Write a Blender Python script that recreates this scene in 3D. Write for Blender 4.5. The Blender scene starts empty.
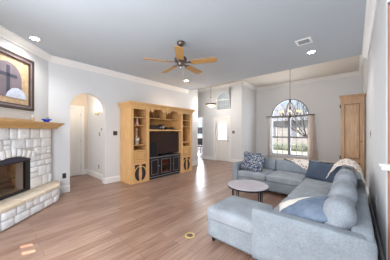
import bpy, bmesh, math, random
from mathutils import Vector, Matrix, noise
PI = math.pi
random.seed(7)
S = bpy.context.scene
COL = S.collection

# ------------------------------------------------------------------ camera
YAW = math.radians(41.23)
cam_d = bpy.data.cameras.new('camera')
cam_d.sensor_fit = 'HORIZONTAL'
cam_d.sensor_width = 36.0
cam_d.lens = 36.0 * 182.0 / 390.0
cam_d.shift_y = 1.8 / 390.0
cam_d.clip_start = 0.02
cam = bpy.data.objects.new('camera', cam_d)
COL.objects.link(cam)
cam.location = (0, 0, 1.4)
cam.rotation_euler = (PI / 2, 0, YAW)
S.camera = cam

# ------------------------------------------------------------------ world, sun, daylight, exposure
W = bpy.data.worlds.new('overcast_sky')
S.world = W
W.use_nodes = True
bg = W.node_tree.nodes['Background']
bg.inputs['Color'].default_value = (0.74, 0.88, 1.0, 1)
bg.inputs['Strength'].default_value = 0.40


def area(name, loc, rot, sx, sy, power, color=(1, 1, 1)):
    d = bpy.data.lights.new(name, 'AREA')
    d.shape = 'RECTANGLE'
    d.size, d.size_y = sx, sy
    d.energy = power
    d.color = color
    o = bpy.data.objects.new(name, d)
    o.location = loc
    o.rotation_euler = rot
    COL.objects.link(o)
    return o


def point(name, loc, power, color=(1, 0.86, 0.66), r=0.05):
    d = bpy.data.lights.new(name, 'POINT')
    d.energy = power
    d.color = color
    d.shadow_soft_size = r
    o = bpy.data.objects.new(name, d)
    o.location = loc
    COL.objects.link(o)
    return o


# the tall rear windows behind the photographer
area('rear_window_daylight', (-1.45, -0.53, 1.55), (PI / 2, 0, 0), 2.8, 2.3, 60, (0.91, 0.96, 1.0))
sd_ = bpy.data.lights.new('low_sun', 'SUN')
sd_.energy = 4.5
sd_.color = (1.0, 0.86, 0.7)
sd_.angle = 0.009
sun = bpy.data.objects.new('low_sun', sd_)
COL.objects.link(sun)
sun.rotation_euler = Vector((0.30, 0.93, -1.35)).to_track_quat('-Z', 'Y').to_euler()
# daylight through the arched dining window
area('dining_window_daylight', (-2.23, 9.35, 1.6), (-PI / 2, 0, 0), 1.6, 2.4, 38, (0.88, 0.95, 1.0))
# daylight through the study window, seen through the doorway beyond the foyer
area('study_window_daylight', (-9.2, 10.98, 1.55), (-PI / 2, 0, -0.5), 1.2, 1.4, 140, (0.8, 0.89, 1.0))

S.view_settings.view_transform = 'Standard'
S.view_settings.look = 'None'
S.view_settings.exposure = 1.31
S.view_settings.gamma = 1.0
S.view_settings.use_curve_mapping = False


# ------------------------------------------------------------------ materials
def srgb(r, g, b):
    f = lambda v: (v / 255 / 12.92) if v / 255 <= 0.04045 else ((v / 255 + 0.055) / 1.055) ** 2.4
    return (f(r), f(g), f(b), 1)


class NT:
    def __init__(self, name):
        self.m = bpy.data.materials.new(name)
        self.m.use_nodes = True
        self.t = self.m.node_tree
        self.b = self.t.nodes['Principled BSDF']

    def n(self, typ, **kw):
        x = self.t.nodes.new(typ)
        for k, v in kw.items():
            setattr(x, k, v)
        return x

    def l(self, a, b):
        self.t.links.new(a, b)

    def coord(self, scale=(1, 1, 1), rot=(0, 0, 0), kind='Object'):
        tc = self.n('ShaderNodeTexCoord')
        mp = self.n('ShaderNodeMapping')
        mp.inputs['Scale'].default_value = scale
        mp.inputs['Rotation'].default_value = rot
        self.l(tc.outputs[kind], mp.inputs['Vector'])
        return mp.outputs['Vector']

    def ramp(self, fac, stops, interp='LINEAR'):
        r = self.n('ShaderNodeValToRGB')
        r.color_ramp.interpolation = interp
        el = r.color_ramp.elements
        while len(el) > 1:
            el.remove(el[-1])
        el[0].position, el[0].color = stops[0]
        for p, c in stops[1:]:
            e = el.new(p)
            e.color = c
        self.l(fac, r.inputs['Fac'])
        return r.outputs['Color']

    def bump(self, h, strength=0.2, dist=0.01):
        b = self.n('ShaderNodeBump')
        b.inputs['Strength'].default_value = strength
        b.inputs['Distance'].default_value = dist
        self.l(h, b.inputs['Height'])
        self.l(b.outputs['Normal'], self.b.inputs['Normal'])


def plain(name, c, rough=0.6, var=0.06, scale=6.0, metal=0.0, bump=0.0, bscale=80.0, spec=None):
    k = NT(name)
    v = k.coord()
    nz = k.n('ShaderNodeTexNoise')
    nz.inputs['Scale'].default_value = scale
    nz.inputs['Detail'].default_value = 4
    k.l(v, nz.inputs['Vector'])
    lo = tuple(max(0, x * (1 - var)) for x in c[:3]) + (1,)
    hi = tuple(min(1, x * (1 + var)) for x in c[:3]) + (1,)
    k.l(k.ramp(nz.outputs['Fac'], [(0.3, lo), (0.7, hi)]), k.b.inputs['Base Color'])
    k.b.inputs['Roughness'].default_value = rough
    k.b.inputs['Metallic'].default_value = metal
    if spec is not None:
        k.b.inputs['Specular IOR Level'].default_value = spec
    if bump:
        n2 = k.n('ShaderNodeTexNoise')
        n2.inputs['Scale'].default_value = bscale
        k.l(v, n2.inputs['Vector'])
        k.bump(n2.outputs['Fac'], bump, 0.004)
    return k.m


def wood(name, c1, c2, rough=0.4, scale=(14, 14, 1.2), var2=None):
    k = NT(name)
    v = k.coord(scale)
    nz = k.n('ShaderNodeTexNoise')
    nz.inputs['Scale'].default_value = 2.2
    nz.inputs['Detail'].default_value = 6
    nz.inputs['Distortion'].default_value = 0.6
    k.l(v, nz.inputs['Vector'])
    k.l(k.ramp(nz.outputs['Fac'], [(0.3, c1), (0.55, c2), (0.75, c1)]), k.b.inputs['Base Color'])
    k.b.inputs['Roughness'].default_value = rough
    return k.m


def fabric(name, c, var=0.19, scale=90.0, rough=0.95, bump=0.25):
    k = NT(name)
    v = k.coord()
    nz = k.n('ShaderNodeTexNoise')
    nz.inputs['Scale'].default_value = scale
    nz.inputs['Detail'].default_value = 3
    k.l(v, nz.inputs['Vector'])
    n3 = k.n('ShaderNodeTexNoise')
    n3.inputs['Scale'].default_value = 5
    n3.inputs['Detail'].default_value = 5
    k.l(v, n3.inputs['Vector'])
    mx = k.n('ShaderNodeMath', operation='ADD')
    k.l(nz.outputs['Fac'], mx.inputs[0])
    k.l(n3.outputs['Fac'], mx.inputs[1])
    hf = k.n('ShaderNodeMath', operation='MULTIPLY')
    hf.inputs[1].default_value = 0.5
    k.l(mx.outputs[0], hf.inputs[0])
    lo = tuple(x * (1 - var) for x in c[:3]) + (1,)
    hi = tuple(min(1, x * (1 + var)) for x in c[:3]) + (1,)
    k.l(k.ramp(hf.outputs[0], [(0.36, lo), (0.64, hi)]), k.b.inputs['Base Color'])
    k.b.inputs['Roughness'].default_value = rough
    k.b.inputs['Specular IOR Level'].default_value = 0.15
    k.bump(nz.outputs['Fac'], bump, 0.003)
    return k.m


def emit(name, c, s, base=(1, 1, 1, 1)):
    k = NT(name)
    k.b.inputs['Base Color'].default_value = base
    k.b.inputs['Emission Color'].default_value = c
    k.b.inputs['Emission Strength'].default_value = s
    return k.m


def glass_mat(name, tint=(1, 1, 1, 1), alpha=0.08, rough=0.03):
    k = NT(name)
    tr = k.n('ShaderNodeBsdfTransparent')
    tr.inputs['Color'].default_value = tint
    gl = k.n('ShaderNodeBsdfGlossy')
    gl.inputs['Roughness'].default_value = rough
    mx = k.n('ShaderNodeMixShader')
    mx.inputs['Fac'].default_value = alpha
    k.l(tr.outputs[0], mx.inputs[1])
    k.l(gl.outputs[0], mx.inputs[2])
    k.l(mx.outputs[0], k.t.nodes['Material Output'].inputs['Surface'])
    return k.m


M = {}
M['wall'] = plain('greige_wall_paint', srgb(222, 223, 225), 0.85, 0.012, 2.0, bump=0.05, bscale=120)
M['beige'] = plain('beige_hall_paint', srgb(224, 210, 194), 0.85, 0.012, 2.0)
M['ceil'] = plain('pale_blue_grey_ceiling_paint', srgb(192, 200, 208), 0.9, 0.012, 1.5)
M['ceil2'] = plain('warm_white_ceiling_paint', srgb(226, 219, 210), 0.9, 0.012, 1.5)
M['trim'] = plain('white_trim_paint', srgb(240, 239, 238), 0.45, 0.01, 3)
M['sash'] = plain('backlit_shade_sash', srgb(150, 152, 160), 0.5, 0.02, 3)  # grey puts the backlit shade of the frame into its colour
M['doorw'] = plain('white_door_paint', srgb(236, 234, 231), 0.45, 0.01, 3)
M['oak'] = wood('golden_oak', srgb(240, 196, 138), srgb(222, 172, 112), 0.4)
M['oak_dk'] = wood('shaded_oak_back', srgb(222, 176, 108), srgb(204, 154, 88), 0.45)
M['oak_y'] = wood('oak_shelf', srgb(234, 188, 128), srgb(214, 164, 104), 0.4, (14, 1.2, 14))
M['pantry'] = wood('aged_oak', srgb(216, 176, 134), srgb(190, 148, 108), 0.4)
M['oak_line'] = wood('oak_shade_line', srgb(196, 146, 88), srgb(178, 126, 70), 0.4)
M['oak_bead'] = wood('oak_bead_groove_shade', srgb(150, 108, 70), srgb(128, 88, 54), 0.4)  # darker than its oak, to paint groove shade round the door panels
M['oak_red'] = wood('reddish_oak', srgb(196, 138, 108), srgb(176, 116, 88), 0.4)
M['mantel'] = wood('mantel_oak', srgb(220, 180, 118), srgb(196, 152, 92), 0.4, (1.2, 14, 14))
M['blade'] = wood('fan_blade_oak', srgb(206, 164, 106), srgb(180, 136, 82), 0.4, (2, 14, 14))
M['black'] = plain('black_lacquer', srgb(30, 27, 32), 0.3, 0.1, 8)
M['black_metal'] = plain('black_metal', srgb(32, 32, 36), 0.4, 0.1, 8, metal=0.3)
M['pewter'] = plain('brushed_pewter', srgb(112, 100, 94), 0.35, 0.1, 10, metal=0.7)
M['bronze'] = plain('aged_bronze', srgb(98, 82, 72), 0.35, 0.1, 10, metal=0.6)
M['brass'] = plain('brass', srgb(222, 190, 120), 0.35, 0.1, 10, metal=0.35)
M['nickel'] = plain('nickel', srgb(190, 188, 184), 0.3, 0.05, 10, metal=0.8)
M['screen'] = plain('glossy_screen_brown_reflection', srgb(56, 40, 38), 0.08, 0.05, 4)  # brown reflection of the room put into the base colour
M['red'] = plain('dull_red_wood', srgb(120, 58, 46), 0.4, 0.15, 8)
M['sofa'] = fabric('grey_blue_sofa_weave', srgb(146, 153, 160))
M['sofa_seat'] = fabric('soft_grey_sofa_weave', srgb(156, 161, 168))
M['navy'] = fabric('slate_navy_fabric', srgb(80, 90, 106))
M['blue'] = fabric('faded_denim_fabric', srgb(96, 122, 160), 0.25, 60)
M['greyblue'] = fabric('grey_blue_fabric', srgb(84, 106, 134))
M['cream'] = fabric('cream_knit', srgb(232, 222, 208))
M['curtain'] = fabric('sheer_beige_linen', srgb(246, 238, 232), 0.05, 60)
M['curtain_w'] = fabric('sheer_white_linen', srgb(244, 242, 240), 0.04, 60)
for nm_ in ('curtain', 'curtain_w'):
    t_ = M[nm_].node_tree
    p_, o_ = t_.nodes['Principled BSDF'], t_.nodes['Material Output']
    tl = t_.nodes.new('ShaderNodeBsdfTranslucent')
    mxs = t_.nodes.new('ShaderNodeMixShader')
    mxs.inputs['Fac'].default_value = 0.5
    t_.links.new(p_.inputs['Base Color'].links[0].from_socket, tl.inputs['Color'])
    t_.links.new(p_.outputs[0], mxs.inputs[1])
    t_.links.new(tl.outputs[0], mxs.inputs[2])
    t_.links.new(mxs.outputs[0], o_.inputs['Surface'])
M['glass'] = glass_mat('clear_pane', alpha=0.05)
M['fireglass'] = glass_mat('smoked_fireplace_glass', (0.84, 0.8, 0.77, 1), 0.05)
M['frost'] = emit('door_lite_daylight_glow', (0.9, 0.95, 1, 1), 0.55)  # glow stands in for daylight behind the door glass
M['lamp'] = emit('warm_lamp_glass', (1, 0.76, 0.44, 1), 0.5, (0.3, 0.26, 0.2, 1))
M['down'] = emit('downlight_lens', (1, 0.93, 0.78, 1), 14.0)
M['snow'] = plain('pale_winter_lawn', srgb(158, 162, 154), 0.9, 0.1, 0.6)
M['asphalt'] = plain('pale_road', srgb(160, 160, 166), 0.9, 0.05, 1)
M['siding'] = plain('pale_brick_siding', srgb(152, 152, 156), 0.9, 0.1, 3)
M['roof'] = plain('grey_roof_shingles', srgb(120, 126, 140), 0.9, 0.1, 6)
M['bark'] = plain('grey_bark', srgb(60, 54, 54), 0.9, 0.2, 8)
M['bush'] = plain('dull_green_leaves', srgb(110, 120, 108), 0.9, 0.25, 14)
M['firebrick'] = plain('sooty_tan_firebrick', srgb(216, 182, 150), 0.9, 0.3, 7)
M['logs'] = plain('charred_log_bark', srgb(120, 92, 72), 0.9, 0.3, 14)
M['hood'] = plain('dark_blue_steel_hood', srgb(58, 62, 80), 0.35, 0.1, 6, metal=0.4)
M['cobalt'] = plain('cobalt_blue_glass', srgb(26, 60, 200), 0.12, 0.2, 20)
M['sage'] = plain('sage_ceramic', srgb(150, 160, 140), 0.3, 0.1, 20)
M['tan'] = plain('tan_ceramic', srgb(200, 170, 140), 0.5, 0.15, 20)
M['pink'] = plain('pale_pink_ceramic', srgb(224, 180, 170), 0.4, 0.1, 20)
M['paper'] = plain('white_card', srgb(236, 234, 230), 0.6, 0.04, 20)
M['mat'] = plain('tan_mottled_plaster_print', srgb(196, 168, 134), 0.7, 0.2, 12)
M['niche'] = plain('mauve_grey_print', srgb(124, 112, 120), 0.7, 0.12, 6)
M['crossp'] = plain('dark_slate_print', srgb(70, 74, 88), 0.7, 0.2, 14)
M['bookp'] = plain('pale_blue_print', srgb(200, 208, 226), 0.7, 0.15, 20)
M['frame'] = plain('dark_walnut_frame', srgb(66, 52, 50), 0.35, 0.15, 12)
M['frame2'] = plain('pewter_frame_inlay', srgb(134, 122, 122), 0.35, 0.15, 12)
M['sill'] = plain('brown_plate', srgb(84, 66, 52), 0.4, 0.1, 10)
M['slot'] = plain('dark_cutout_shade_and_display', srgb(52, 36, 44), 0.8, 0.1, 10)  # cutout shade as a plain dark colour, shared with the displays
M['tweed'] = plain('grey_vent_grille', srgb(160, 164, 170), 0.6, 0.05, 10)


def floor_mat():
    k = NT('wood_plank_floor')
    v = k.coord((1, 1, 1), (0, 0, PI / 2))
    br = k.n('ShaderNodeTexBrick')
    br.offset = 0.37
    br.inputs['Color1'].default_value = srgb(174, 143, 126)
    br.inputs['Color2'].default_value = srgb(150, 117, 101)
    br.inputs['Mortar'].default_value = srgb(110, 80, 66)
    br.inputs['Scale'].default_value = 1.0
    br.inputs['Mortar Size'].default_value = 0.002
    br.inputs['Brick Width'].default_value = 1.15
    br.inputs['Row Height'].default_value = 0.125
    k.l(v, br.inputs['Vector'])
    v2 = k.coord((26, 1.6, 1))
    nz = k.n('ShaderNodeTexNoise')
    nz.inputs['Scale'].default_value = 1.5
    nz.inputs['Detail'].default_value = 6
    k.l(v2, nz.inputs['Vector'])
    g = k.ramp(nz.outputs['Fac'], [(0.3, (0.62, 0.6, 0.58, 1)), (0.7, (1.12, 1.1, 1.1, 1))])
    mx = k.n('ShaderNodeMix', data_type='RGBA', blend_type='MULTIPLY')
    mx.inputs['Factor'].default_value = 1.0
    k.l(br.outputs['Color'], mx.inputs[6])
    k.l(g, mx.inputs[7])
    k.l(mx.outputs[2], k.b.inputs['Base Color'])
    k.b.inputs['Roughness'].default_value = 0.3
    k.bump(nz.outputs['Fac'], 0.08, 0.003)
    return k.m


def stone_mat(name, cols, rough=0.9):
    k = NT(name)
    geo = k.n('ShaderNodeNewGeometry')
    c = k.ramp(geo.outputs['Random Per Island'], [(i / max(1, len(cols) - 1), q) for i, q in enumerate(cols)])
    v = k.coord()
    nz = k.n('ShaderNodeTexNoise')
    nz.inputs['Scale'].default_value = 22
    nz.inputs['Detail'].default_value = 6
    k.l(v, nz.inputs['Vector'])
    g = k.ramp(nz.outputs['Fac'], [(0.3, (0.92, 0.91, 0.9, 1)), (0.7, (1.06, 1.06, 1.06, 1))])
    mx = k.n('ShaderNodeMix', data_type='RGBA', blend_type='MULTIPLY')
    mx.inputs['Factor'].default_value = 1
    k.l(c, mx.inputs[6])
    k.l(g, mx.inputs[7])
    k.l(mx.outputs[2], k.b.inputs['Base Color'])
    k.b.inputs['Roughness'].default_value = rough
    k.bump(nz.outputs['Fac'], 0.35, 0.015)
    return k.m


def pattern_mat(name, base, spot, dark, scale, lo=0.42, hi_=0.54):
    k = NT(name)
    v = k.coord()
    nz = k.n('ShaderNodeTexNoise')
    nz.inputs['Scale'].default_value = scale
    nz.inputs['Detail'].default_value = 3
    nz.inputs['Distortion'].default_value = 1.6
    k.l(v, nz.inputs['Vector'])
    k.l(k.ramp(nz.outputs['Fac'], [(0.0, dark), (lo, dark), (lo + 0.03, base), (hi_, base), (hi_ + 0.03, spot), (1, spot)]),
        k.b.inputs['Base Color'])
    k.b.inputs['Roughness'].default_value = 0.95
    k.b.inputs['Specular IOR Level'].default_value = 0.1
    return k.m


M['floor'] = floor_mat()
M['stone'] = stone_mat('white_limestone_blocks', [srgb(238, 241, 244), srgb(245, 247, 249), srgb(230, 233, 236), srgb(241, 242, 243), srgb(236, 233, 230), srgb(244, 247, 249)])
M['mortar'] = plain('pale_mortar', srgb(206, 203, 198), 0.95, 0.08, 30)
M['slab'] = stone_mat('tan_hearth_slabs', [srgb(232, 216, 194), srgb(222, 204, 180), srgb(238, 226, 208)])
M['tabletop'] = wood('weathered_grey_wood', srgb(206, 200, 206), srgb(184, 176, 182), 0.45, (1.5, 14, 14))
M['throw'] = pattern_mat('cream_throw_with_rust_flowers', srgb(232, 224, 216), srgb(176, 136, 116), srgb(150, 116, 108), 16, 0.36, 0.57)
M['paisley'] = pattern_mat('navy_cream_paisley', srgb(206, 204, 200), srgb(52, 64, 90), srgb(66, 82, 112), 15, 0.455, 0.515)


# ------------------------------------------------------------------ mesh helpers
class MB:
    def __init__(self):
        self.b = bmesh.new()

    def box(self, x0, x1, y0, y1, z0, z1, bev=0.0, rot=None):
        bm = bmesh.new()
        bmesh.ops.create_cube(bm, size=1)
        for v in bm.verts:
            v.co = Vector(((x0 + x1) / 2 + v.co.x * (x1 - x0), (y0 + y1) / 2 + v.co.y * (y1 - y0), (z0 + z1) / 2 + v.co.z * (z1 - z0)))
        if bev:
            bmesh.ops.bevel(bm, geom=bm.edges[:], offset=bev, segments=2, affect='EDGES', profile=0.6)
        return self._merge(bm, rot)

    def _merge(self, bm, rot=None):
        if rot is not None:
            bmesh.ops.transform(bm, matrix=rot, verts=bm.verts[:])
        me = bpy.data.meshes.new('t')
        bm.to_mesh(me)
        bm.free()
        self.b.from_mesh(me)
        bpy.data.meshes.remove(me)
        return self

    def rbox(self, x0, x1, y0, y1, z0, z1, r=0.05, bulge=(0, 0, 0), n=10, rot=None):
        """soft cushion: rounded box whose faces bulge"""
        bm = bmesh.new()
        bmesh.ops.create_cube(bm, size=2)
        bmesh.ops.subdivide_edges(bm, edges=bm.edges[:], cuts=n, use_grid_fill=True)
        h = Vector(((x1 - x0) / 2, (y1 - y0) / 2, (z1 - z0) / 2))
        c = Vector(((x0 + x1) / 2, (y0 + y1) / 2, (z0 + z1) / 2))
        r = min(r, min(h) * 0.98)
        for v in bm.verts:
            p = Vector([math.copysign(min(1, abs(a)) ** 0.8, a) for a in v.co])
            q = Vector((p.x * h.x, p.y * h.y, p.z * h.z))
            inn = Vector([max(-h[i] + r, min(h[i] - r, q[i])) for i in range(3)])
            d = q - inn
            if d.length > 1e-9:
                q = inn + d.normalized() * r
            e = Vector((q.x / h.x, q.y / h.y, q.z / h.z))
            for i in range(3):
                j, k_ = (i + 1) % 3, (i + 2) % 3
                q[i] += bulge[i] * e[i] * max(0, 1 - e[j] ** 2) * max(0, 1 - e[k_] ** 2)
            v.co = c + q
        for f in bm.faces:
            f.smooth = True
        return self._merge(bm, rot)

    def cyl(self, p0, p1, r0, r1=None, n=16, smooth=True):
        p0, p1 = Vector(p0), Vector(p1)
        r1 = r0 if r1 is None else r1
        d = p1 - p0
        q = d.to_track_quat('Z', 'Y')
        bm = bmesh.new()
        bmesh.ops.create_cone(bm, cap_ends=True, segments=n, radius1=r0, radius2=max(r1, 1e-5), depth=d.length)
        if smooth:
            for f in bm.faces:
                f.smooth = len(f.verts) == 4
        return self._merge(bm, Matrix.Translation((p0 + p1) / 2) @ q.to_matrix().to_4x4())

    def tube(self, pts, r, n=8):
        pts = [Vector(p) for p in pts]
        rr = r if isinstance(r, (list, tuple)) else [r] * len(pts)
        rings = []
        up = Vector((0.13, 0.27, 0.95))
        for i, p in enumerate(pts):
            t = (pts[min(i + 1, len(pts) - 1)] - pts[max(i - 1, 0)]).normalized()
            a = t.cross(up)
            if a.length < 1e-4:
                a = t.cross(Vector((1, 0, 0)))
            a.normalize()
            b = t.cross(a)
            rings.append([self.b.verts.new(p + (a * math.cos(2 * PI * k / n) + b * math.sin(2 * PI * k / n)) * rr[i]) for k in range(n)])
        for i in range(len(rings) - 1):
            for k in range(n):
                f = self.b.faces.new((rings[i][k], rings[i][(k + 1) % n], rings[i + 1][(k + 1) % n], rings[i + 1][k]))
                f.smooth = True
        self.b.faces.new(rings[0][::-1])
        self.b.faces.new(rings[-1])
        return self

    def lathe(self, prof, loc=(0, 0, 0), n=28, smooth=True, closed=False):
        loc = Vector(loc)
        rings = []
        for r, z in prof:
            rings.append([self.b.verts.new(loc + Vector((max(r, 1e-4) * math.cos(2 * PI * k / n), max(r, 1e-4) * math.sin(2 * PI * k / n), z))) for k in range(n)])
        for i in range(len(rings) - 1):
            for k in range(n):
                f = self.b.faces.new((rings[i][k], rings[i][(k + 1) % n], rings[i + 1][(k + 1) % n], rings[i + 1][k]))
                f.smooth = smooth
        if closed:
            for k in range(n):
                self.b.faces.new((rings[-1][k], rings[-1][(k + 1) % n], rings[0][(k + 1) % n], rings[0][k])).smooth = smooth
        else:
            self.b.faces.new(rings[0][::-1])
            self.b.faces.new(rings[-1])
        return self

    def sph(self, c, r, sx=1, sy=1, sz=1, n=14):
        bm = bmesh.new()
        bmesh.ops.create_uvsphere(bm, u_segments=n, v_segments=max(6, n // 2), radius=r)
        for f in bm.faces:
            f.smooth = True
        return self._merge(bm, Matrix.Translation(Vector(c)) @ Matrix.Diagonal((sx, sy, sz, 1)))

    def prism(self, poly, h0, h1, plane='xy', smooth=False):
        """polygon extruded; plane xy -> along z, yz -> along x, xz -> along y"""
        def mk(a, b, h):
            return {'xy': (a, b, h), 'yz': (h, a, b), 'xz': (a, h, b)}[plane]
        lo = [self.b.verts.new(mk(a, b, h0)) for a, b in poly]
        hi = [self.b.verts.new(mk(a, b, h1)) for a, b in poly]
        n = len(poly)
        fs = [self.b.faces.new(lo), self.b.faces.new(hi[::-1])]
        for i in range(n):
            f = self.b.faces.new((lo[i], hi[i], hi[(i + 1) % n], lo[(i + 1) % n]))
            f.smooth = smooth
        for f in fs:
            f.normal_update()
        bmesh.ops.triangulate(self.b, faces=fs)
        return self

    def ring(self, outer, inner, h0, h1, plane='xz'):
        """closed band between two outlines with equal point counts"""
        n = len(outer)
        def mk(a, b, h):
            return {'xy': (a, b, h), 'yz': (h, a, b), 'xz': (a, h, b)}[plane]
        V = lambda P_, h: [self.b.verts.new(mk(a, b, h)) for a, b in P_]
        o0, o1, i0, i1 = V(outer, h0), V(outer, h1), V(inner, h0), V(inner, h1)
        for k in range(n):
            m = (k + 1) % n
            for q in ((o0[k], o0[m], i0[m], i0[k]), (o1[k], i1[k], i1[m], o1[m]), (o0[k], o1[k], o1[m], o0[m]), (i0[k], i0[m], i1[m], i1[k])):
                self.b.faces.new(q)
        return self

    def sweep(self, prof, p0, p1, out):
        """profile (distance off the wall, height) swept from p0 to p1; out = horizontal unit normal into the room"""
        p0, p1, out = Vector(p0), Vector(p1), Vector(out)
        a = [self.b.verts.new(p0 + out * d + Vector((0, 0, z))) for d, z in prof]
        b = [self.b.verts.new(p1 + out * d + Vector((0, 0, z))) for d, z in prof]
        n = len(prof)
        for i in range(n):
            self.b.faces.new((a[i], a[(i + 1) % n], b[(i + 1) % n], b[i]))
        self.b.faces.new(a[::-1])
        self.b.faces.new(b)
        return self

    def build(self, name, mat, parent=None, kind=None, label=None):
        bmesh.ops.recalc_face_normals(self.b, faces=self.b.faces[:])
        me = bpy.data.meshes.new(name)
        self.b.to_mesh(me)
        self.b.free()
        for m in (mat if isinstance(mat, (list, tuple)) else [mat]):
            me.materials.append(M[m])
        o = bpy.data.objects.new(name, me)
        COL.objects.link(o)
        if parent:
            o.parent = parent
        if kind:
            o['kind'] = kind
        if label:
            o['label'] = label
        return o


def thing(name, label, cat, loc=(0, 0, 0), rz=0.0, group=None):
    o = bpy.data.objects.new(name, None)
    o.empty_display_size = 0.1
    COL.objects.link(o)
    o.location = loc
    o.rotation_euler = (0, 0, rz)
    return tag(o, label, cat, group)


def tag(o, label, cat, group=None):
    o['label'] = label
    o['category'] = cat
    if group:
        o['group'] = group
    return o


def copy_tree(o, parent=None):
    c = o.copy()
    COL.objects.link(c)
    c.parent = parent
    for ch in list(o.children):
        copy_tree(ch, c)
    return c


def arc(cx, cz, r, a0, a1, n=16, sx=1.0):
    return [(cx + sx * r * math.cos(math.radians(a0 + (a1 - a0) * i / n)), cz + r * math.sin(math.radians(a0 + (a1 - a0) * i / n))) for i in range(n + 1)]


XL, XR, H1, H2 = -5.04, 0.22, 3.06, 3.62       # left wall, right wall, living ceiling, dining and foyer ceiling
YC, YD, YB, XS = 5.32, 7.4, 9.0, -3.75          # ceiling step, front door wall, dining back wall, foyer side wall

# ------------------------------------------------------------------ the room shell
b = MB()
b.box(-8.0, 0.37, 3.06, 9.15, -0.12, 0.0)
b.box(-8.0, 1.7, -1.6, 3.06, -0.12, 0.0)
b.box(-10.6, -8.0, 7.4, 11.2, -0.12, 0.0)
b.box(-8.0, -5.3, 9.15, 11.2, -0.12, 0.0)
b.build('floor', 'floor', kind='structure')

b = MB()
b.box(-8.0, 0.37, 3.06, YC, H1, 3.75)
b.box(-8.0, 1.7, -1.6, 3.06, H1, 3.75)
nf = len(b.b.faces)
b.box(-10.6, XS, YC, YD + 0.15, H2, 3.75)
b.box(XS, 0.37, YC, YB + 0.15, H2, 3.75)
b.box(-10.6, -5.3, YD + 0.15, 11.2, H2, 3.75)
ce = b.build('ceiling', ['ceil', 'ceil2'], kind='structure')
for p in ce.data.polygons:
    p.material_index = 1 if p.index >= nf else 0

# left wall with the arched hall opening
a0, a1, sp, ra = 1.28, 2.09, 1.965, 0.405
ac = (a0 + a1) / 2
poly = [(0.882, 0), (a0, 0), (a0, sp)] + arc(ac, sp, ra, 180, 0, 24)[1:-1] + [(a1, sp), (a1, 0), (5.93, 0), (5.93, H2), (YC, H2), (YC, H1), (0.882, H1)]
MB().prism(poly, XL - 0.16, XL, 'yz').build('wall_left', 'wall', kind='structure')
# corner wall behind the fireplace (45 degrees)
R2 = math.sqrt(0.5)
FP = Vector((-4.391, 0.2334, 0))
fx, fy = Vector((-R2, R2, 0)), Vector((-R2, -R2, 0))       # right along the wall, into the wall
b = MB()
for x0, x1, z0, z1 in ((-1.0, -0.38, 0, H1), (0.31, 0.918, 0, H1), (-0.38, 0.31, 0.98, H1), (-0.38, 0.31, 0, 0.33)):
    b.box(x0, x1, 0, 0.15, z0, z1)
wf = b.build('wall_fireplace', 'wall', kind='structure')
wf.location, wf.rotation_euler = FP, (0, 0, math.radians(135))
# rear wall behind the photographer, with two unseen slots added to let sun in
YR = -0.6
b = MB()
holes = (-3.335, -3.155)
b.box(-3.9, holes[0] - 0.045, YR - 0.06, YR, 0, H1)
b.box(holes[0] + 0.045, holes[1] - 0.045, YR - 0.06, YR, 0, H1)
b.box(holes[1] + 0.045, 1.7, YR - 0.06, YR, 0, H1)
for h_ in holes:
    b.box(h_ - 0.045, h_ + 0.045, YR - 0.06, YR, 0, 1.25)
    b.box(h_ - 0.045, h_ + 0.045, YR - 0.06, YR, 1.50, H1)
b.build('wall_rear', 'wall', kind='structure')
# right wall
YO = 2.40                                                   # the wall ends here; a kitchen opens beyond it
MB().box(XR, XR + 0.15, 3.06, 9.15, 0, H2).box(XR, XR + 0.006, YO, 3.06, 0, H2).box(XR + 0.006, 1.7, YO, 3.06, 2.58, H2).box(0.95, 1.7, YO, 3.06, 0, 2.58).build('wall_right', 'wall', kind='structure')
# front door wall: doorway on the left, front door and transom openings
b = MB()
b.box(-10.6, -6.72, YD, YD + 0.15, 0, H2)
b.box(-6.72, -5.96, YD, YD + 0.15, 2.12, H2)
b.box(-5.96, -5.16, YD, YD + 0.15, 0, H2)
b.box(-4.37, XS, YD, YD + 0.15, 0, H2)
b.box(-5.16, -4.37, YD, YD + 0.15, 2.04, 2.44)
ta = arc(-4.725, 2.93, 0.385, 180, 0, 20)
b.prism([(-5.16, 2.44), (-5.11, 2.44), (-5.11, 2.93)] + ta[1:-1] + [(-4.34, 2.93), (-4.34, 2.44), (-4.37 + 0.001, 2.44), (-4.37 + 0.001, 2.439), (-4.3, 2.439), (-4.3, 2.44), (-4.3, H2), (-5.16, H2)], YD, YD + 0.15, 'xz')
b.build('wall_entry', 'wall', kind='structure')
MB().box(XS - 0.15, XS, YD + 0.15, YB + 0.15, 0, H2).build('wall_foyer', 'wall', kind='structure')
# dining back wall with the arched window
wx0, wx1, wz0, wsp = -3.02, -1.44, 0.33, 2.10
wc, wr = (wx0 + wx1) / 2, (wx1 - wx0) / 2
b = MB()
b.box(XS, wx0, YB, YB + 0.15, 0, H2)
b.box(wx1, XR, YB, YB + 0.15, 0, H2)
b.box(wx0, wx1, YB, YB + 0.15, 0, wz0)
b.prism([(wx0, wsp)] + arc(wc, wsp, wr, 180, 0, 32)[1:-1] + [(wx1, wsp), (wx1, H2), (wx0, H2)], YB, YB + 0.15, 'xz')
b.build('wall_back', 'wall', kind='structure')
# hall behind the arch
b = MB()
b.box(-6.85, -6.7, -0.6, 2.35, 0, 2.75)
b.build('wall_hall', 'beige', kind='structure')
MB().box(-6.7, XL - 0.16, 2.2, 2.35, 0, 2.75).build('wall_hall_side', 'wall', kind='structure')
MB().box(-6.85, XL - 0.16, -0.6, 2.35, 2.75, 2.9).build('ceiling_hall', 'ceil2', kind='structure')
MB().box(-6.7, XL - 0.16, -0.75, -0.6, 0, 2.75).build('wall_hall_end', 'wall', kind='structure')
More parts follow.
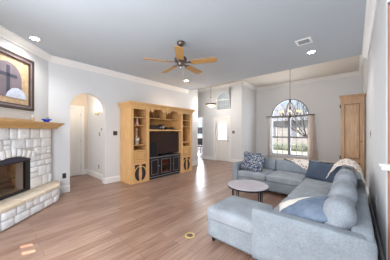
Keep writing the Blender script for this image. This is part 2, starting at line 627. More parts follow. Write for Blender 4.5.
# passage left of the foyer and the room seen through the doorway
MB().box(-8.0, -7.85, 2.35, YD, 0, H2).build('wall_passage', 'wall', kind='structure')
MB().box(-7.85, XL - 0.16, 5.78, 5.93, 0, H2).build('wall_passage_side', 'wall', kind='structure')
b = MB()
b.box(-10.6, -9.9, 11.05, 11.2, 0, H2)
b.box(-8.5, -5.3, 11.05, 11.2, 0, H2)
b.box(-9.9, -8.5, 11.05, 11.2, 2.3, H2)
b.box(-9.9, -8.5, 11.05, 11.2, 0, 0.75)
b.build('wall_study', 'wall', kind='structure')
MB().box(-10.75, -10.6, YD, 11.2, 0, H2).build('wall_study_left', 'wall', kind='structure')
MB().box(-5.45, -5.3, 7.55, 11.05, 0, H2).build('wall_study_side', 'wall', kind='structure')

# crown moulding and baseboards
CR = [(0, 0), (0.105, 0), (0.105, -0.022), (0.085, -0.03), (0.05, -0.075), (0.024, -0.10), (0.018, -0.128), (0, -0.128)]
BA = [(0, 0), (0.02, 0), (0.02, 0.125), (0.013, 0.15), (0, 0.158)]
e = 0.0005
runs = [
    ('trim_1', (XL + e, 0.882, H1), (XL + e, YC, H1), (1, 0, 0)),
    ('trim_2', FP + fx * 0.918 + Vector((0, 0, H1)), FP - fx * 0.96 + Vector((0, 0, H1)), -fy),
    ('trim_3', (XR - e, YO, H1), (XR - e, YC, H1), (-1, 0, 0)),
    ('trim_4', (XR - e, YC, H2), (XR - e, YB, H2), (-1, 0, 0)),
    ('trim_5', (XR, YB - e, H2), (XS, YB - e, H2), (0, -1, 0)),
    ('trim_6', (XS + e, YD - 0.105, H2), (XS + e, YB, H2), (1, 0, 0)),
    ('trim_7', (-7.85, YD - e, H2), (XS + 0.105, YD - e, H2), (0, -1, 0)),
]
for nm, p0, p1, o_ in runs:
    MB().sweep(CR, p0, p1, o_).build(nm, 'trim', kind='structure')
bruns = [
    ('baseboard_left', [((XL, 0.882, 0), (XL, a0, 0), (1, 0, 0)), ((XL, a1, 0), (XL, 5.93, 0), (1, 0, 0)), ((XL, a1 - 0.0, 0), (XL - 0.16, a1, 0), (0, -1, 0)),
                        ((XL + 0.02, 5.93, 0), (XL - 0.16, 5.93, 0), (0, 1, 0))]),
    ('baseboard_right', [((XR, YO, 0), (XR, YB, 0), (-1, 0, 0))]),
    ('baseboard_back', [((XS, YB, 0), (XR, YB, 0), (0, -1, 0))]),
    ('baseboard_foyer', [((XS, YD - 0.02, 0), (XS, YB, 0), (1, 0, 0))]),
    ('baseboard_entry', [((-4.28, YD, 0), (XS + 0.02, YD, 0), (0, -1, 0)), ((-5.87, YD, 0), (-5.25, YD, 0), (0, -1, 0))]),
    ('baseboard_hall', [((-6.7, 2.2, 0), (XL - 0.16, 2.2, 0), (0, -1, 0)), ((-6.7, 2.1, 0), (-6.7, 2.2, 0), (1, 0, 0)), ((-6.7, -0.6, 0), (-6.7, 1.12, 0), (1, 0, 0))]),
]
for nm, segs in bruns:
    b = MB()
    for p0, p1, o_ in segs:
        b.sweep(BA, p0, p1, o_)
    b.build(nm, 'trim', kind='structure')
b = MB()                                                    # casing round the doorway beyond the cabinet
b.box(-5.96, -5.87, YD - 0.02, YD + 0.15, 0, 2.2)
b.box(-6.81, -6.72, YD - 0.02, YD + 0.15, 0, 2.2)
b.box(-6.72, -5.96, YD - 0.02, YD + 0.15, 2.11, 2.2)
b.build('trim_8', 'trim', kind='structure')

# front door
d1 = MB()
d1.box(-5.25, -5.16, YD - 0.02, YD, 0, 2.13).box(-4.37, -4.28, YD - 0.02, YD, 0, 2.13).box(-5.16, -4.37, YD - 0.02, YD, 2.04, 2.13)
d1 = d1.build('door_1', 'trim', kind='structure')
lc = -4.765
lite_o = [(lc - 0.27, 1.0), (lc + 0.27, 1.0)] + arc(lc, 1.62, 0.27, 0, 180, 16)
lite_i = [(lc - 0.235, 1.035), (lc + 0.235, 1.035)] + arc(lc, 1.62, 0.235, 0, 180, 16)
leaf = MB()
leaf.box(-5.155, -4.375, YD + 0.035, YD + 0.08, 0.01, 2.035)
for px in (-4.975, -4.555):
    leaf.ring([(px - 0.15, 0.2), (px + 0.15, 0.2), (px + 0.15, 0.86), (px - 0.15, 0.86)], [(px - 0.12, 0.23), (px + 0.12, 0.23), (px + 0.12, 0.83), (px - 0.12, 0.83)], YD + 0.02, YD + 0.035)
leaf.ring(lite_o, lite_i, YD + 0.012, YD + 0.035)
leaf = leaf.build('door_leaf', 'doorw', d1)
MB().prism(lite_i, YD + 0.022, YD + 0.03, 'xz').build('door_glass', 'frost', leaf)
g = MB()
for i in range(1, 4):
    x = lc - 0.235 + 0.47 * i / 4
    g.box(x - 0.005, x + 0.005, YD + 0.015, YD + 0.03, 1.03, 1.62 + math.sqrt(0.235 ** 2 - (x - lc) ** 2) * 0.98)
for z in (1.2, 1.36, 1.52, 1.68):
    hw = 0.235 if z < 1.62 else math.sqrt(0.235 ** 2 - (z - 1.62) ** 2)
    g.box(lc - hw, lc + hw, YD + 0.015, YD + 0.03, z - 0.005, z + 0.005)
g.build('glass_caming', 'tweed', leaf)
MB().sph((-4.43, YD - 0.02, 0.98), 0.032).cyl((-4.43, YD + 0.035, 0.98), (-4.43, YD - 0.02, 0.98), 0.018).sph((-4.43, YD + 0.02, 1.14), 0.028, sy=0.6).build('door_knob', 'nickel', leaf)

# transom over the front door
to = [(-5.11, 2.44), (-4.34, 2.44), (-4.34, 2.93)] + ta[::-1][1:-1] + [(-5.11, 2.93)]
ti = [(-5.07, 2.48), (-4.38, 2.48), (-4.38, 2.93)] + arc(-4.725, 2.93, 0.345, 0, 180, 20)[1:-1] + [(-5.07, 2.93)]
w2 = MB()
w2.ring(to, ti, YD + 0.02, YD + 0.1)
w2.box(-5.07, -4.38, YD + 0.03, YD + 0.09, 2.905, 2.955)
for x in (-4.955, -4.84, -4.725, -4.61, -4.495):
    top = 2.93 + math.sqrt(max(0, 0.345 ** 2 - (x + 4.725) ** 2))
    w2.box(x - 0.006, x + 0.006, YD + 0.05, YD + 0.065, 2.48, 2.905)
w2.box(-5.07, -4.38, YD + 0.05, YD + 0.065, 2.685, 2.697)
for a in (45, 90, 135):
    ca, sa = math.cos(math.radians(a)), math.sin(math.radians(a))
    w2.cyl((-4.725, YD + 0.057, 2.94), (-4.725 + 0.345 * ca, YD + 0.057, 2.93 + 0.345 * sa), 0.006, n=6)
w2 = w2.build('window_2', 'trim', kind='structure')
MB().prism(ti, YD + 0.07, YD + 0.074, 'xz').build('pane', 'glass', w2)

# arched dining window
wo = [(wx0, wz0), (wx1, wz0), (wx1, wsp)] + arc(wc, wsp, wr, 0, 180, 32)[1:-1] + [(wx0, wsp)]
r_in = wr - 0.05
wi = [(wx0 + 0.05, wz0 + 0.05), (wx1 - 0.05, wz0 + 0.05), (wx1 - 0.05, wsp)] + arc(wc, wsp, r_in, 0, 180, 32)[1:-1] + [(wx0 + 0.05, wsp)]
w1 = MB()
w1.ring(wo, wi, YB + 0.03, YB + 0.12)
w1.box(wc - 0.055, wc + 0.055, YB + 0.03, YB + 0.12, wz0 + 0.05, wsp)
w1.box(wx0 + 0.05, wx1 - 0.05, YB + 0.03, YB + 0.12, wsp - 0.05, wsp + 0.03)
w1 = w1.build('window_1', 'sash', kind='structure')
b = MB()
for s0, s1 in ((wx0 + 0.05, wc - 0.055), (wc + 0.055, wx1 - 0.05)):
    b.box(s0, s1, YB + 0.045, YB + 0.1, 1.12, 1.19)
b.build('sash_rail', 'sash', w1)
b = MB()
for s0, s1 in ((wx0 + 0.05, wc - 0.055), (wc + 0.055, wx1 - 0.05)):
    for i in (1, 2):
        x = s0 + (s1 - s0) * i / 3
        b.box(x - 0.012, x + 0.012, YB + 0.06, YB + 0.08, wz0 + 0.05, wsp - 0.05)
    for z in (0.75, 1.64):
        b.box(s0, s1, YB + 0.06, YB + 0.08, z - 0.012, z + 0.012)
for a in (30, 60, 90, 120, 150):
    ca, sa = math.cos(math.radians(a)), math.sin(math.radians(a))
    b.cyl((wc + 0.26 * ca, YB + 0.07, wsp + 0.03 + 0.26 * sa), (wc + r_in * ca, YB + 0.07, wsp + r_in * sa), 0.013, n=6)
b.tube([(x, YB + 0.07, z) for x, z in arc(wc, wsp + 0.03, 0.26, 0, 180, 16)], 0.01, 6)
b.build('muntins', 'sash', w1)
MB().prism(wi, YB + 0.085, YB + 0.089, 'xz').build('pane', 'glass', w1)
MB().box(wx0 - 0.04, wx1 + 0.04, YB - 0.06, YB + 0.03, wz0 - 0.03, wz0).build('window_sill', 'trim', w1)

# study window seen through the doorway
w3 = MB()
w3.box(-9.9, -9.84, 11.08, 11.15, 0.75, 2.3).box(-8.56, -8.5, 11.08, 11.15, 0.75, 2.3).box(-9.84, -8.56, 11.08, 11.15, 0.75, 0.81).box(-9.84, -8.56, 11.08, 11.15, 2.24, 2.3)
w3 = w3.build('window_3', 'trim', kind='structure')
MB().box(-9.84, -8.56, 11.1, 11.13, 1.25, 1.75).build('dark_rail', 'black', w3)
MB().box(-9.84, -8.56, 11.135, 11.139, 0.81, 2.24).build('pane', 'glass', w3)

# hall door
d2 = MB()
d2.box(-6.7, -6.665, 1.12, 1.21, 0, 2.24).box(-6.7, -6.665, 2.01, 2.10, 0, 2.24).box(-6.7, -6.665, 1.21, 2.01, 2.15, 2.24)
d2 = d2.build('door_2', 'trim', kind='structure')
lf = MB()
lf.box(-6.7, -6.688, 1.215, 2.005, 0.015, 2.145)
for (z0, z1) in ((0.18, 0.85), (1.0, 1.98)):
    lf.ring([(1.32, z0), (1.9, z0), (1.9, z1), (1.32, z1)], [(1.36, z0 + 0.04), (1.86, z0 + 0.04), (1.86, z1 - 0.04), (1.36, z1 - 0.04)], -6.69, -6.68, 'yz')
lf = lf.build('door_leaf', 'doorw', d2)
b = MB()
for z in (0.25, 1.1, 1.95):
    b.box(-6.69, -6.675, 1.998, 2.012, z - 0.045, z + 0.045)
b.build('hinge', 'nickel', lf)
MB().sph((-6.64, 1.28, 0.98), 0.03).cyl((-6.69, 1.28, 0.98), (-6.64, 1.28, 0.98), 0.014).build('door_knob', 'nickel', lf)

# ------------------------------------------------------------------ fireplace
RZ = math.radians(135)
fp = thing('fireplace', 'white stacked limestone corner fireplace with oak mantel and raised hearth', 'fireplace', FP, RZ)
HX0, HX1, HB, HT = -0.38, 0.31, 0.36, 0.90                 # opening
hc = (HX0 + HX1) / 2
rise = 0.075
def arch_z(x):
    t = (x - hc) / ((HX1 - HX0) / 2)
    return HT + rise * (1 - t * t)
opn = [(HX0 + (HX1 - HX0) * i / 16, arch_z(HX0 + (HX1 - HX0) * i / 16)) for i in range(17)]
YF = -0.10                                                  # mortar face; stones stand proud of it
MB().prism([(-0.83, 0.0), (HX0, 0.0), (HX0, HT)] + opn[1:-1] + [(HX1, HT), (HX1, 0.0), (0.83, 0.0), (0.83, 1.47), (-0.83, 1.47)], YF, -0.002, 'xz').build('mortar_backing', 'mortar', fp)
st = MB()
random.seed(11)
def stone(x0, x1, z0, z1, yb=YF):
    g_ = 0.004
    st.rbox(x0 + g_, x1 - g_, yb - 0.018 - random.random() * 0.014, yb + 0.03, z0 + g_, z1 - g_, 0.014, (0, 0.008, 0), 3)
def fill_row(x0, x1, z0, z1):
    x = x0
    while x < x1 - 0.02:
        w = random.uniform(0.13, 0.31)
        if x1 - (x + w) < 0.08:
            w = x1 - x
        if z1 - z0 > 0.13 and random.random() < 0.35 and w < 0.2:
            zm = z0 + (z1 - z0) * random.uniform(0.4, 0.6)
            stone(x, x + w, z0, zm)
            stone(x, x + w, zm, z1)
        else:
            stone(x, x + w, z0, z1)
        x += w
z = 0.33
VH = 0.13                                                   # height of the arch stones
while z < 1.46:
    h = random.choice((0.11, 0.14, 0.17, 0.2))
    if z < 1.10 and z + h > 1.03:
        h = 1.10 - z
    if 1.47 - (z + h) < 0.08:
        h = 1.47 - z
    if z < 1.095:
        if z < HT - 0.06 and z + h > HT - 0.06:
            h = HT - 0.04 - z if HT - 0.04 - z > 0.05 else h
        ex = 0.0 if z < HT - 0.06 else 0.09
        fill_row(-0.83, HX0 - ex, z, z + h)
        fill_row(HX1 + ex, 0.83, z, z + h)
        if z > HT - 0.06:
            zz0 = z
            xs = [HX0 - ex + (HX1 - HX0 + 2 * ex) * i / 8 for i in range(9)]
    else:
        fill_row(-0.83, 0.83, z, z + h)
    z += h
# arch stones
n = 9
for i in range(n):
    xa, xb = HX0 - 0.07 + (HX1 - HX0 + 0.14) * i / n, HX0 - 0.07 + (HX1 - HX0 + 0.14) * (i + 1) / n
    xm = (xa + xb) / 2
    t = (xm - hc) / ((HX1 - HX0) / 2)
    zb = arch_z(max(HX0, min(HX1, xm)))
    ang = t * 0.28
    m_ = Matrix.Translation((xm, 0, zb)) @ Matrix.Rotation(ang, 4, 'Y')
    st.rbox(-(xb - xa) / 2 + 0.005, (xb - xa) / 2 - 0.005, YF - 0.036, YF + 0.03, 0.004, VH + random.uniform(0.0, 0.03), 0.014, (0, 0.008, 0), 3, rot=m_)
st.build('stone_surround', 'stone', fp)
# hearth
hp = [(-0.97, 0.0), (-0.97, -0.19), (-0.565, -0.40), (0.565, -0.40), (0.94, -0.19), (0.94, 0.0)]
MB().prism(hp, 0, 0.26, 'xy').build('hearth_base', 'mortar', fp)
st = MB()
for (pa, pb) in ((hp[1], hp[2]), (hp[2], hp[3]), (hp[3], hp[4])):
    pa, pb = Vector(pa), Vector(pb)
    L = (pb - pa).length
    ang = math.atan2(pb.y - pa.y, pb.x - pa.x)
    mt = Matrix.Translation((pa.x, pa.y, 0)) @ Matrix.Rotation(ang, 4, 'Z')
    for z0, z1 in ((0.005, 0.135), (0.135, 0.265)):
        x = 0.0
        while x < L - 0.02:
            w = random.uniform(0.14, 0.3)
            if L - (x + w) < 0.1:
                w = L - x
            st.rbox(x + 0.004, x + w - 0.004, -0.03, 0.03, z0 + 0.004, z1 - 0.004, 0.014, (0, 0.006, 0), 3, rot=mt)
            x += w
st.build('hearth_stones', 'stone', fp)
sl = MB()
cuts = [-1.0, -0.6, -0.2, 0.2, 0.6, 0.96]
def front_y(x):
    ax = abs(x)
    return -0.445 if ax < 0.58 else -0.445 + (ax - 0.58) / 0.38 * 0.23
for i in range(5):
    xa, xb = cuts[i] + 0.004, cuts[i + 1] - 0.004
    xs = [xa + (xb - xa) * k / 4 for k in range(5)]
    fr = [(x, front_y(x) + random.uniform(-0.008, 0.008)) for x in xs]
    sl.prism(fr + [(xb, -0.003), (xa, -0.003)], 0.265, 0.322, 'xy')
sl = sl.build('hearth_slab', 'slab', fp)
bv = sl.modifiers.new('bevel', 'BEVEL')
bv.width, bv.segments, bv.limit_method = 0.012, 2, 'ANGLE'
# mantel
mt_ = MB()
mp_ = [(0, 0), (-0.30, 0), (-0.30, -0.03), (-0.275, -0.04), (-0.24, -0.075), (-0.215, -0.09), (-0.205, -0.125), (0, -0.125)]
ex = {0: 0.97, 1: 0.97, 2: 0.97, 3: 0.955, 4: 0.925, 5: 0.905, 6: 0.895, 7: 0.895}
vs = [[mt_.b.verts.new((s * ex[i], y_ - 0.002, 1.59 + z_)) for i, (y_, z_) in enumerate(mp_)] for s in (-1, 1)]
nn = len(mp_)
for i in range(nn):
    mt_.b.faces.new((vs[0][i], vs[0][(i + 1) % nn], vs[1][(i + 1) % nn], vs[1][i]))
mt_.b.faces.new(vs[0][::-1])
mt_.b.faces.new(vs[1])
mt_.build('mantel', 'mantel', fp)
# firebox, hood and glass doors
fb = MB()
fb.box(HX0 - 0.02, HX1 + 0.02, 0.32, 0.35, 0.30, 1.02).box(HX0 - 0.04, HX0 - 0.005, -0.05, 0.33, 0.3, 1.02).box(HX1 + 0.005, HX1 + 0.04, -0.05, 0.33, 0.3, 1.02).box(HX0 - 0.02, HX1 + 0.02, -0.05, 0.33, 0.3, 0.345).box(HX0 - 0.02, HX1 + 0.02, -0.05, 0.33, 1.0, 1.03)
fb.build('firebox', 'firebrick', fp)
dr = MB()
dr.box(HX0, HX1, -0.105, -0.06, HB - 0.03, HB + 0.01).box(HX0, HX0 + 0.045, -0.105, -0.06, HB, HT).box(HX1 - 0.10, HX1, -0.105, -0.06, HB, HT + 0.01).box(HX0, HX1, -0.1, -0.06, HT - 0.04, HT)
dr = dr.build('fire_door', 'black_metal', fp)
MB().box(HX0 + 0.045, HX1 - 0.10, -0.085, -0.08, HB + 0.01, HT - 0.04).build('glass_panel', 'fireglass', dr)
for sx2 in (-1, 1):
    MB().sph((hc + 0.03 * sx2, -0.095, 0.62), 0.011, sy=1.3).build('door_pull', 'black_metal', dr)
MB().prism([(HX0 + 0.005, HT - 0.01), (HX1 - 0.005, HT - 0.01)] + [(x * 0.985, z_ - 0.004) for x, z_ in opn[::-1][1:-1]], -0.13, -0.065, 'xz').build('hood', 'hood', fp)

lg = None
for i, (p0, p1, r_, lb) in enumerate([((-0.30, 0.10, 0.40), (0.22, 0.14, 0.40), 0.05, 'split log lying at the front of the firebox behind the glass'),
                                      ((-0.26, 0.23, 0.40), (0.20, 0.22, 0.40), 0.052, 'split log lying at the back of the firebox against the brick'),
                                      ((-0.24, 0.20, 0.49), (0.16, 0.12, 0.49), 0.045, 'topmost log resting across the two others in the firebox')]):
    ps = [Vector(p0).lerp(Vector(p1), k / 6) + Vector((0, random.uniform(-.006, .006), random.uniform(-.006, .006))) for k in range(7)]
    ps = [FP + fx * p.x + fy * p.y + Vector((0, 0, p.z)) for p in ps]
    tag(MB().tube(ps, [r_ * random.uniform(0.9, 1.06) for _ in ps], 10).build('fire_log', 'logs'), lb, 'log', 'logs in the fireplace')


def on_fp(x, y, z):
    return FP + fx * x + fy * y + Vector((0, 0, z))


# picture above the mantel
pc = thing('framed_picture', 'large dark framed picture of a cross in an arched niche above the mantel', 'picture', on_fp(-0.02, -0.002, 1.80), RZ)
def rect(a, b_, c_, d_):
    return [(a, c_), (b_, c_), (b_, d_), (a, d_)]
MB().ring(rect(-0.49, 0.49, 0, 0.96), rect(-0.45, 0.45, 0.04, 0.92), -0.05, 0, 'xz').build('frame', 'frame', pc)
fr_ = pc.children[0]
MB().ring(rect(-0.45, 0.45, 0.04, 0.92), rect(-0.42, 0.42, 0.07, 0.89), -0.042, 0, 'xz').build('frame_inlay', 'frame2', fr_)
MB().ring(rect(-0.42, 0.42, 0.07, 0.89), rect(-0.40, 0.40, 0.09, 0.87), -0.036, 0, 'xz').build('frame_lip', 'frame', fr_)
pr = MB().box(-0.40, 0.40, -0.015, -0.002, 0.09, 0.87).build('print', 'mat', pc)
MB().prism([(-0.27, 0.19), (0.25, 0.19), (0.25, 0.52)] + arc(-0.01, 0.52, 0.26, 0, 180, 20)[1:-1] + [(-0.27, 0.52)], -0.018, -0.0155, 'xz').build('niche_print', 'niche', pr)
MB().box(-0.035, 0.025, -0.021, -0.0185, 0.24, 0.72).box(-0.19, 0.16, -0.021, -0.0185, 0.53, 0.585).build('cross_print', 'crossp', pr)
b = MB()
b.prism([(-0.06, 0.19), (0.34, 0.19), (0.34, 0.25), (0.27, 0.34), (0.17, 0.37), (0.06, 0.35), (-0.02, 0.27)], -0.0235, -0.0215, 'xz')
b.build('book_print', 'bookp', pr)

# things on the mantel
t = thing('glass_flower_ornament', 'cobalt blue glass flower ornament with a sage bud on the mantel', 'ornament', on_fp(0.58, -0.2, 1.5905), RZ)
b = MB()
for k in range(6):
    a = k * PI / 3 + 0.3
    for j in range(1, 5):
        f = j / 4
        b.sph((0.085 * f * math.cos(a), 0.06 * f * math.sin(a), 0.03 + 0.03 * f * f), 0.03 * (1.1 - 0.5 * f), 1, 1, 0.5, 8)
b.sph((0, 0, 0.02), 0.05, 1, 1, 0.4, 10)
b.build('petals', 'cobalt', t)
MB().sph((0.015, 0, 0.085), 0.03, 1, 1, 1.2, 10).build('bud', 'sage', t)
t = thing('ceramic_figure', 'small tan ceramic figure on the mantel under the picture corner', 'ornament', on_fp(0.24, -0.2, 1.5905), RZ)
MB().lathe([(0.03, 0), (0.032, 0.02), (0.026, 0.05), (0.018, 0.075)], n=12).build('body', 'tan', t)
MB().sph((0, 0, 0.09), 0.02, n=10).build('head', 'paper', t)
t = thing('wooden_tray', 'long low brown tray lying along the mantel', 'tray', on_fp(-0.2, -0.21, 1.5905), RZ)
MB().box(-0.3, 0.3, -0.05, 0.05, 0.002, 0.008).box(-0.3, 0.3, -0.05, -0.044, 0.008, 0.026).box(-0.3, 0.3, 0.044, 0.05, 0.008, 0.026).box(-0.3, -0.294, -0.044, 0.044, 0.008, 0.026).box(0.294, 0.3, -0.044, 0.044, 0.008, 0.026).build('tray_pan', 'tan', t)

# ------------------------------------------------------------------ entertainment centre
EX, EY = XL + 0.022, 2.49
ec = thing('entertainment_center', 'tall golden oak entertainment center framing the television against the left wall', 'cabinet', (EX, EY, 0))
D, EH = 0.56, 2.10
SH = (1.81, 1.59, 1.045)
DB = 0.895                                                  # floor of the open shelves
def tower(y0, y1, s0, s1, mir):
    """case between y0 and y1 with face stiles of width s0, s1"""
    p = MB()
    p.box(0, D, y0, y0 + 0.03, 0, EH).box(0, D, y1 - 0.03, y1, 0, EH)
    p.box(0, 0.02, y0 + 0.03, y1 - 0.03, 0, EH)
    p.box(0.02, D, y0 + 0.03, y1 - 0.03, EH - 0.02, EH)
    p.box(0.02, D - 0.0, y0 + 0.03, y1 - 0.03, DB - 0.03, DB)
    p.box(D, D + 0.02, y0, y0 + s0, 0, EH).box(D, D + 0.02, y1 - s1, y1, 0, EH)
    p.box(D, D + 0.02, y0 + s0, y1 - s1, 2.02, EH)
    p.box(D, D + 0.02, y0 + s0, y1 - s1, DB - 0.03, DB)
    p.box(D, D + 0.02, y0 + s0, y1 - s1, 0.53, 0.57).box(D, D + 0.02, y0 + s0, y1 - s1, 0, 0.05)
    case = p.build('tower_case', 'oak', ec)
    for z in SH:
        MB().box(0.02, D - 0.03, y0 + 0.03, y1 - 0.03, z - 0.022, z).build('shelf', 'oak_y', ec)
    a_, b_ = y0 + s0 + 0.004, y1 - s1 - 0.004
    c_ = (a_ + b_) / 2
    w_ = (b_ - a_) / 2
    dw = MB().box(D - 0.02, D + 0.026, a_, b_, 0.575, DB - 0.035, 0.004)
    dw.ring([(a_ + 0.03, 0.61), (b_ - 0.03, 0.61), (b_ - 0.03, 0.82), (a_ + 0.03, 0.82)], [(a_ + 0.055, 0.635), (b_ - 0.055, 0.635), (b_ - 0.055, 0.795), (a_ + 0.055, 0.795)], D + 0.02, D + 0.036, 'yz')
    dw = dw.build('drawer_front', 'oak_y', ec)
    MB().ring(rect(a_ + 0.001, b_ - 0.001, 0.577, DB - 0.037), rect(a_ + 0.012, b_ - 0.012, 0.588, DB - 0.048), D + 0.0262, D + 0.030, 'yz').ring(rect(a_ + 0.056, b_ - 0.056, 0.636, 0.794), rect(a_ + 0.066, b_ - 0.066, 0.646, 0.784), D + 0.0262, D + 0.032, 'yz').build('drawer_shade_lines', 'oak_line', dw)  # darker rings paint the shade lines of drawer gap and panel edge
    dd = MB().box(D - 0.02, D + 0.026, a_, b_, 0.055, 0.525, 0.004).build('door_panel', 'oak_y', ec)
    # dark plates painted as the shade in cutouts: two facing crescents, two corner pieces
    zc = 0.245
    R_, r_ = 0.20, 0.085
    sc = min(1.0, (w_ - 0.03) / R_)
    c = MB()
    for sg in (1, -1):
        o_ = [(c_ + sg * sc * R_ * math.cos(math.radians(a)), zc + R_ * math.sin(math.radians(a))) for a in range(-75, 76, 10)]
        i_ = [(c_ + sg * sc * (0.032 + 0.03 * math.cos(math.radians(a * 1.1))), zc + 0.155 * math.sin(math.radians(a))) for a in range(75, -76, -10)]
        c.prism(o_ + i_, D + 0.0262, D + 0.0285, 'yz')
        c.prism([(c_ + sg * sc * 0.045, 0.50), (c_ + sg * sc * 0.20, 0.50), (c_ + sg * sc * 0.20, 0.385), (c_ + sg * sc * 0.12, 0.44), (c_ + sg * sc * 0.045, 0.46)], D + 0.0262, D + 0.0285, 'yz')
    c.build('cutout_shade', 'slot', dd)
    MB().sph((D + 0.03, c_, zc), 0.022, 0.4, 1, 1.4, 10).build('rosette', 'oak', dd)
tower(0.0, 0.58, 0.085, 0.09, 0)
tower(1.87, 2.42, 0.07, 0.11, 1)
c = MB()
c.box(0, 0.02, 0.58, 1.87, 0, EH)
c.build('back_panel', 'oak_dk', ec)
MB().box(0.02, D, 0.58, 1.87, EH - 0.02, EH).box(D, D + 0.02, 0.58, 1.87, 2.07, EH).build('top_rail', 'oak', ec)
MB().box(0.02, D - 0.12, 0.58, 1.87, 1.79, 1.81).build('shelf', 'oak_y', ec)
MB().box(0.02, D + 0.02, 0.58, 1.87, 1.425, 1.465, 0.004).build('bridge_shelf', 'oak', ec)
MB().box(0.02, D - 0.14, 1.30, 1.325, 1.81, EH - 0.02).build('divider', 'oak', ec)
val = []
for k in range(2):
    y0, y1 = 0.58 + k * 0.645, 0.58 + (k + 1) * 0.645
    for i in range(25):
        t_ = i / 24
        # scallop: low shoulders, ogee up to a middle arch
        s_ = abs(2 * t_ - 1)
        zz = 2.065 - 0.02 * s_ if s_ < 0.45 else (1.985 + 0.035 * math.cos((s_ - 0.45) / 0.27 * PI) + 0.0 if s_ < 0.72 else 1.99 + 0.02 * abs(math.sin((s_ - 0.72) / 0.28 * PI)))
        if s_ > 0.93:
            zz = 1.95
        val.append((y0 + (y1 - y0) * t_, zz))
MB().prism([(0.58, 2.09)] + val + [(1.87, 2.09)], D + 0.001, D + 0.019, 'yz').build('scalloped_valance', 'oak', ec)
k_ = MB().prism([(1.16, 2.16), (1.29, 2.16), (1.275, 2.04), (1.225, 1.94), (1.175, 2.04)], D + 0.02, D + 0.05, 'yz')
for a in range(-40, 41, 20):
    k_.sph((D + 0.055, 1.225 + 0.05 * math.sin(math.radians(a)), 2.03 + 0.09 * math.cos(math.radians(a))), 0.022, 0.6, 0.7, 1.6, 8)
k_.build('carved_shell', 'brass', ec)
cr = MB()
CP = [(0, -0.02), (0.025, -0.02), (0.032, 0.02), (0.075, 0.07), (0.085, 0.105), (0, 0.105)]
y0_, y1_, xf = 0.0, 2.42, D + 0.02
rows = []
for d_, z_ in CP:
    rows.append([cr.b.verts.new(p) for p in ((0, y0_ - d_, EH - 0.005 + z_), (xf + d_, y0_ - d_, EH - 0.005 + z_), (xf + d_, y1_ + d_, EH - 0.005 + z_), (0, y1_ + d_, EH - 0.005 + z_))])
for i in range(len(rows) - 1):
    for j in range(3):
        cr.b.faces.new((rows[i][j], rows[i][j + 1], rows[i + 1][j + 1], rows[i + 1][j]))
    cr.b.faces.new((rows[i][3], rows[i][0], rows[i + 1][0], rows[i + 1][3]))
cr.b.faces.new(rows[0][::-1])
cr.b.faces.new(rows[-1])
cr.build('crown_molding', 'oak', ec)

def EC(x, y, z):
    return Vector((EX + x, EY + y, z))

# media console
mc = thing('media_console', 'low black media console with grey edging under the television', 'console', EC(0.04, 0.60, 0))
cb = MB()
cb.box(0, 0.50, 0, 1.24, 0.05, 0.08).box(0, 0.50, 0, 0.02, 0.08, 0.62).box(0, 0.50, 1.22, 1.24, 0.08, 0.62).box(0, 0.02, 0.02, 1.22, 0.08, 0.62)
cb.box(0, 0.5, 0.36, 0.38, 0.08, 0.62).box(0, 0.5, 0.86, 0.88, 0.08, 0.62).box(0.02, 0.46, 0.38, 0.86, 0.34, 0.36).box(0.02, 0.49, 0.02, 1.22, 0.0, 0.05)
cb.build('console_body', 'black', mc)
MB().box(-0.01, 0.53, -0.012, 1.252, 0.62, 0.66, 0.008).build('console_top', 'black', mc)
MB().box(0.53, 0.534, -0.01, 1.25, 0.633, 0.646).box(0.5, 0.506, 0, 1.24, 0.055, 0.068).build('grey_edging', 'tweed', mc)
for (p0, p1, gl) in ((0.022, 0.358, 0), (0.382, 0.858, 1), (0.882, 1.218, 0)):
    d_ = MB()
    if gl:
        d_.ring(rect(p0, p1, 0.085, 0.615), rect(p0 + 0.045, p1 - 0.045, 0.13, 0.57), 0.50, 0.52, 'yz')
    else:
        d_.box(0.5, 0.52, p0, p1, 0.085, 0.615)
    d_ = d_.build('door_panel', 'black', mc)
    MB().ring(rect(p0 + 0.045, p1 - 0.045, 0.13, 0.57), rect(p0 + 0.06, p1 - 0.06, 0.145, 0.555), 0.519, 0.526, 'yz').build('door_bead', 'frame2', d_)
    if gl:
        MB().box(0.508, 0.511, p0 + 0.045, p1 - 0.045, 0.13, 0.57).build('glass_panel', 'fireglass', d_)
    if not gl:
        yk = p1 - 0.02 if p0 < 0.3 else p0 + 0.02
        MB().sph((0.535, yk, 0.37), 0.016, n=10).build('door_knob', 'nickel', d_)
tag(MB().box(EX + 0.12, EX + 0.44, EY + 1.02, EY + 1.42, 0.362, 0.50, 0.006).build('wooden_box', 'red'), 'dull red wooden box on the upper shelf behind the console glass', 'box')
tag(MB().box(EX + 0.12, EX + 0.44, EY + 1.03, EY + 1.40, 0.082, 0.2, 0.006).build('disc_player', 'red'), 'reddish brown player on the lower shelf behind the console glass', 'player')

tv = thing('television', 'large dark flat screen television on the black media console', 'television', EC(0.41, 1.265, 0.66))
MB().box(0.0, 0.05, -0.595, 0.595, 0.05, 0.735, 0.006).build('bezel', 'black', tv)
MB().box(0.0502, 0.052, -0.585, 0.585, 0.068, 0.72).build('screen', 'screen', tv)
MB().box(-0.10, 0.10, -0.22, 0.22, 0, 0.012, 0.004).box(-0.01, 0.03, -0.05, 0.05, 0.012, 0.06).build('stand', 'black', tv)
tag(MB().box(EX + 0.475, EX + 0.568, EY + 0.595, EY + 0.90, 0.66, 1.06, 0.008).build('speaker_box', 'black'), 'black speaker box standing in front of the left end of the television', 'speaker')

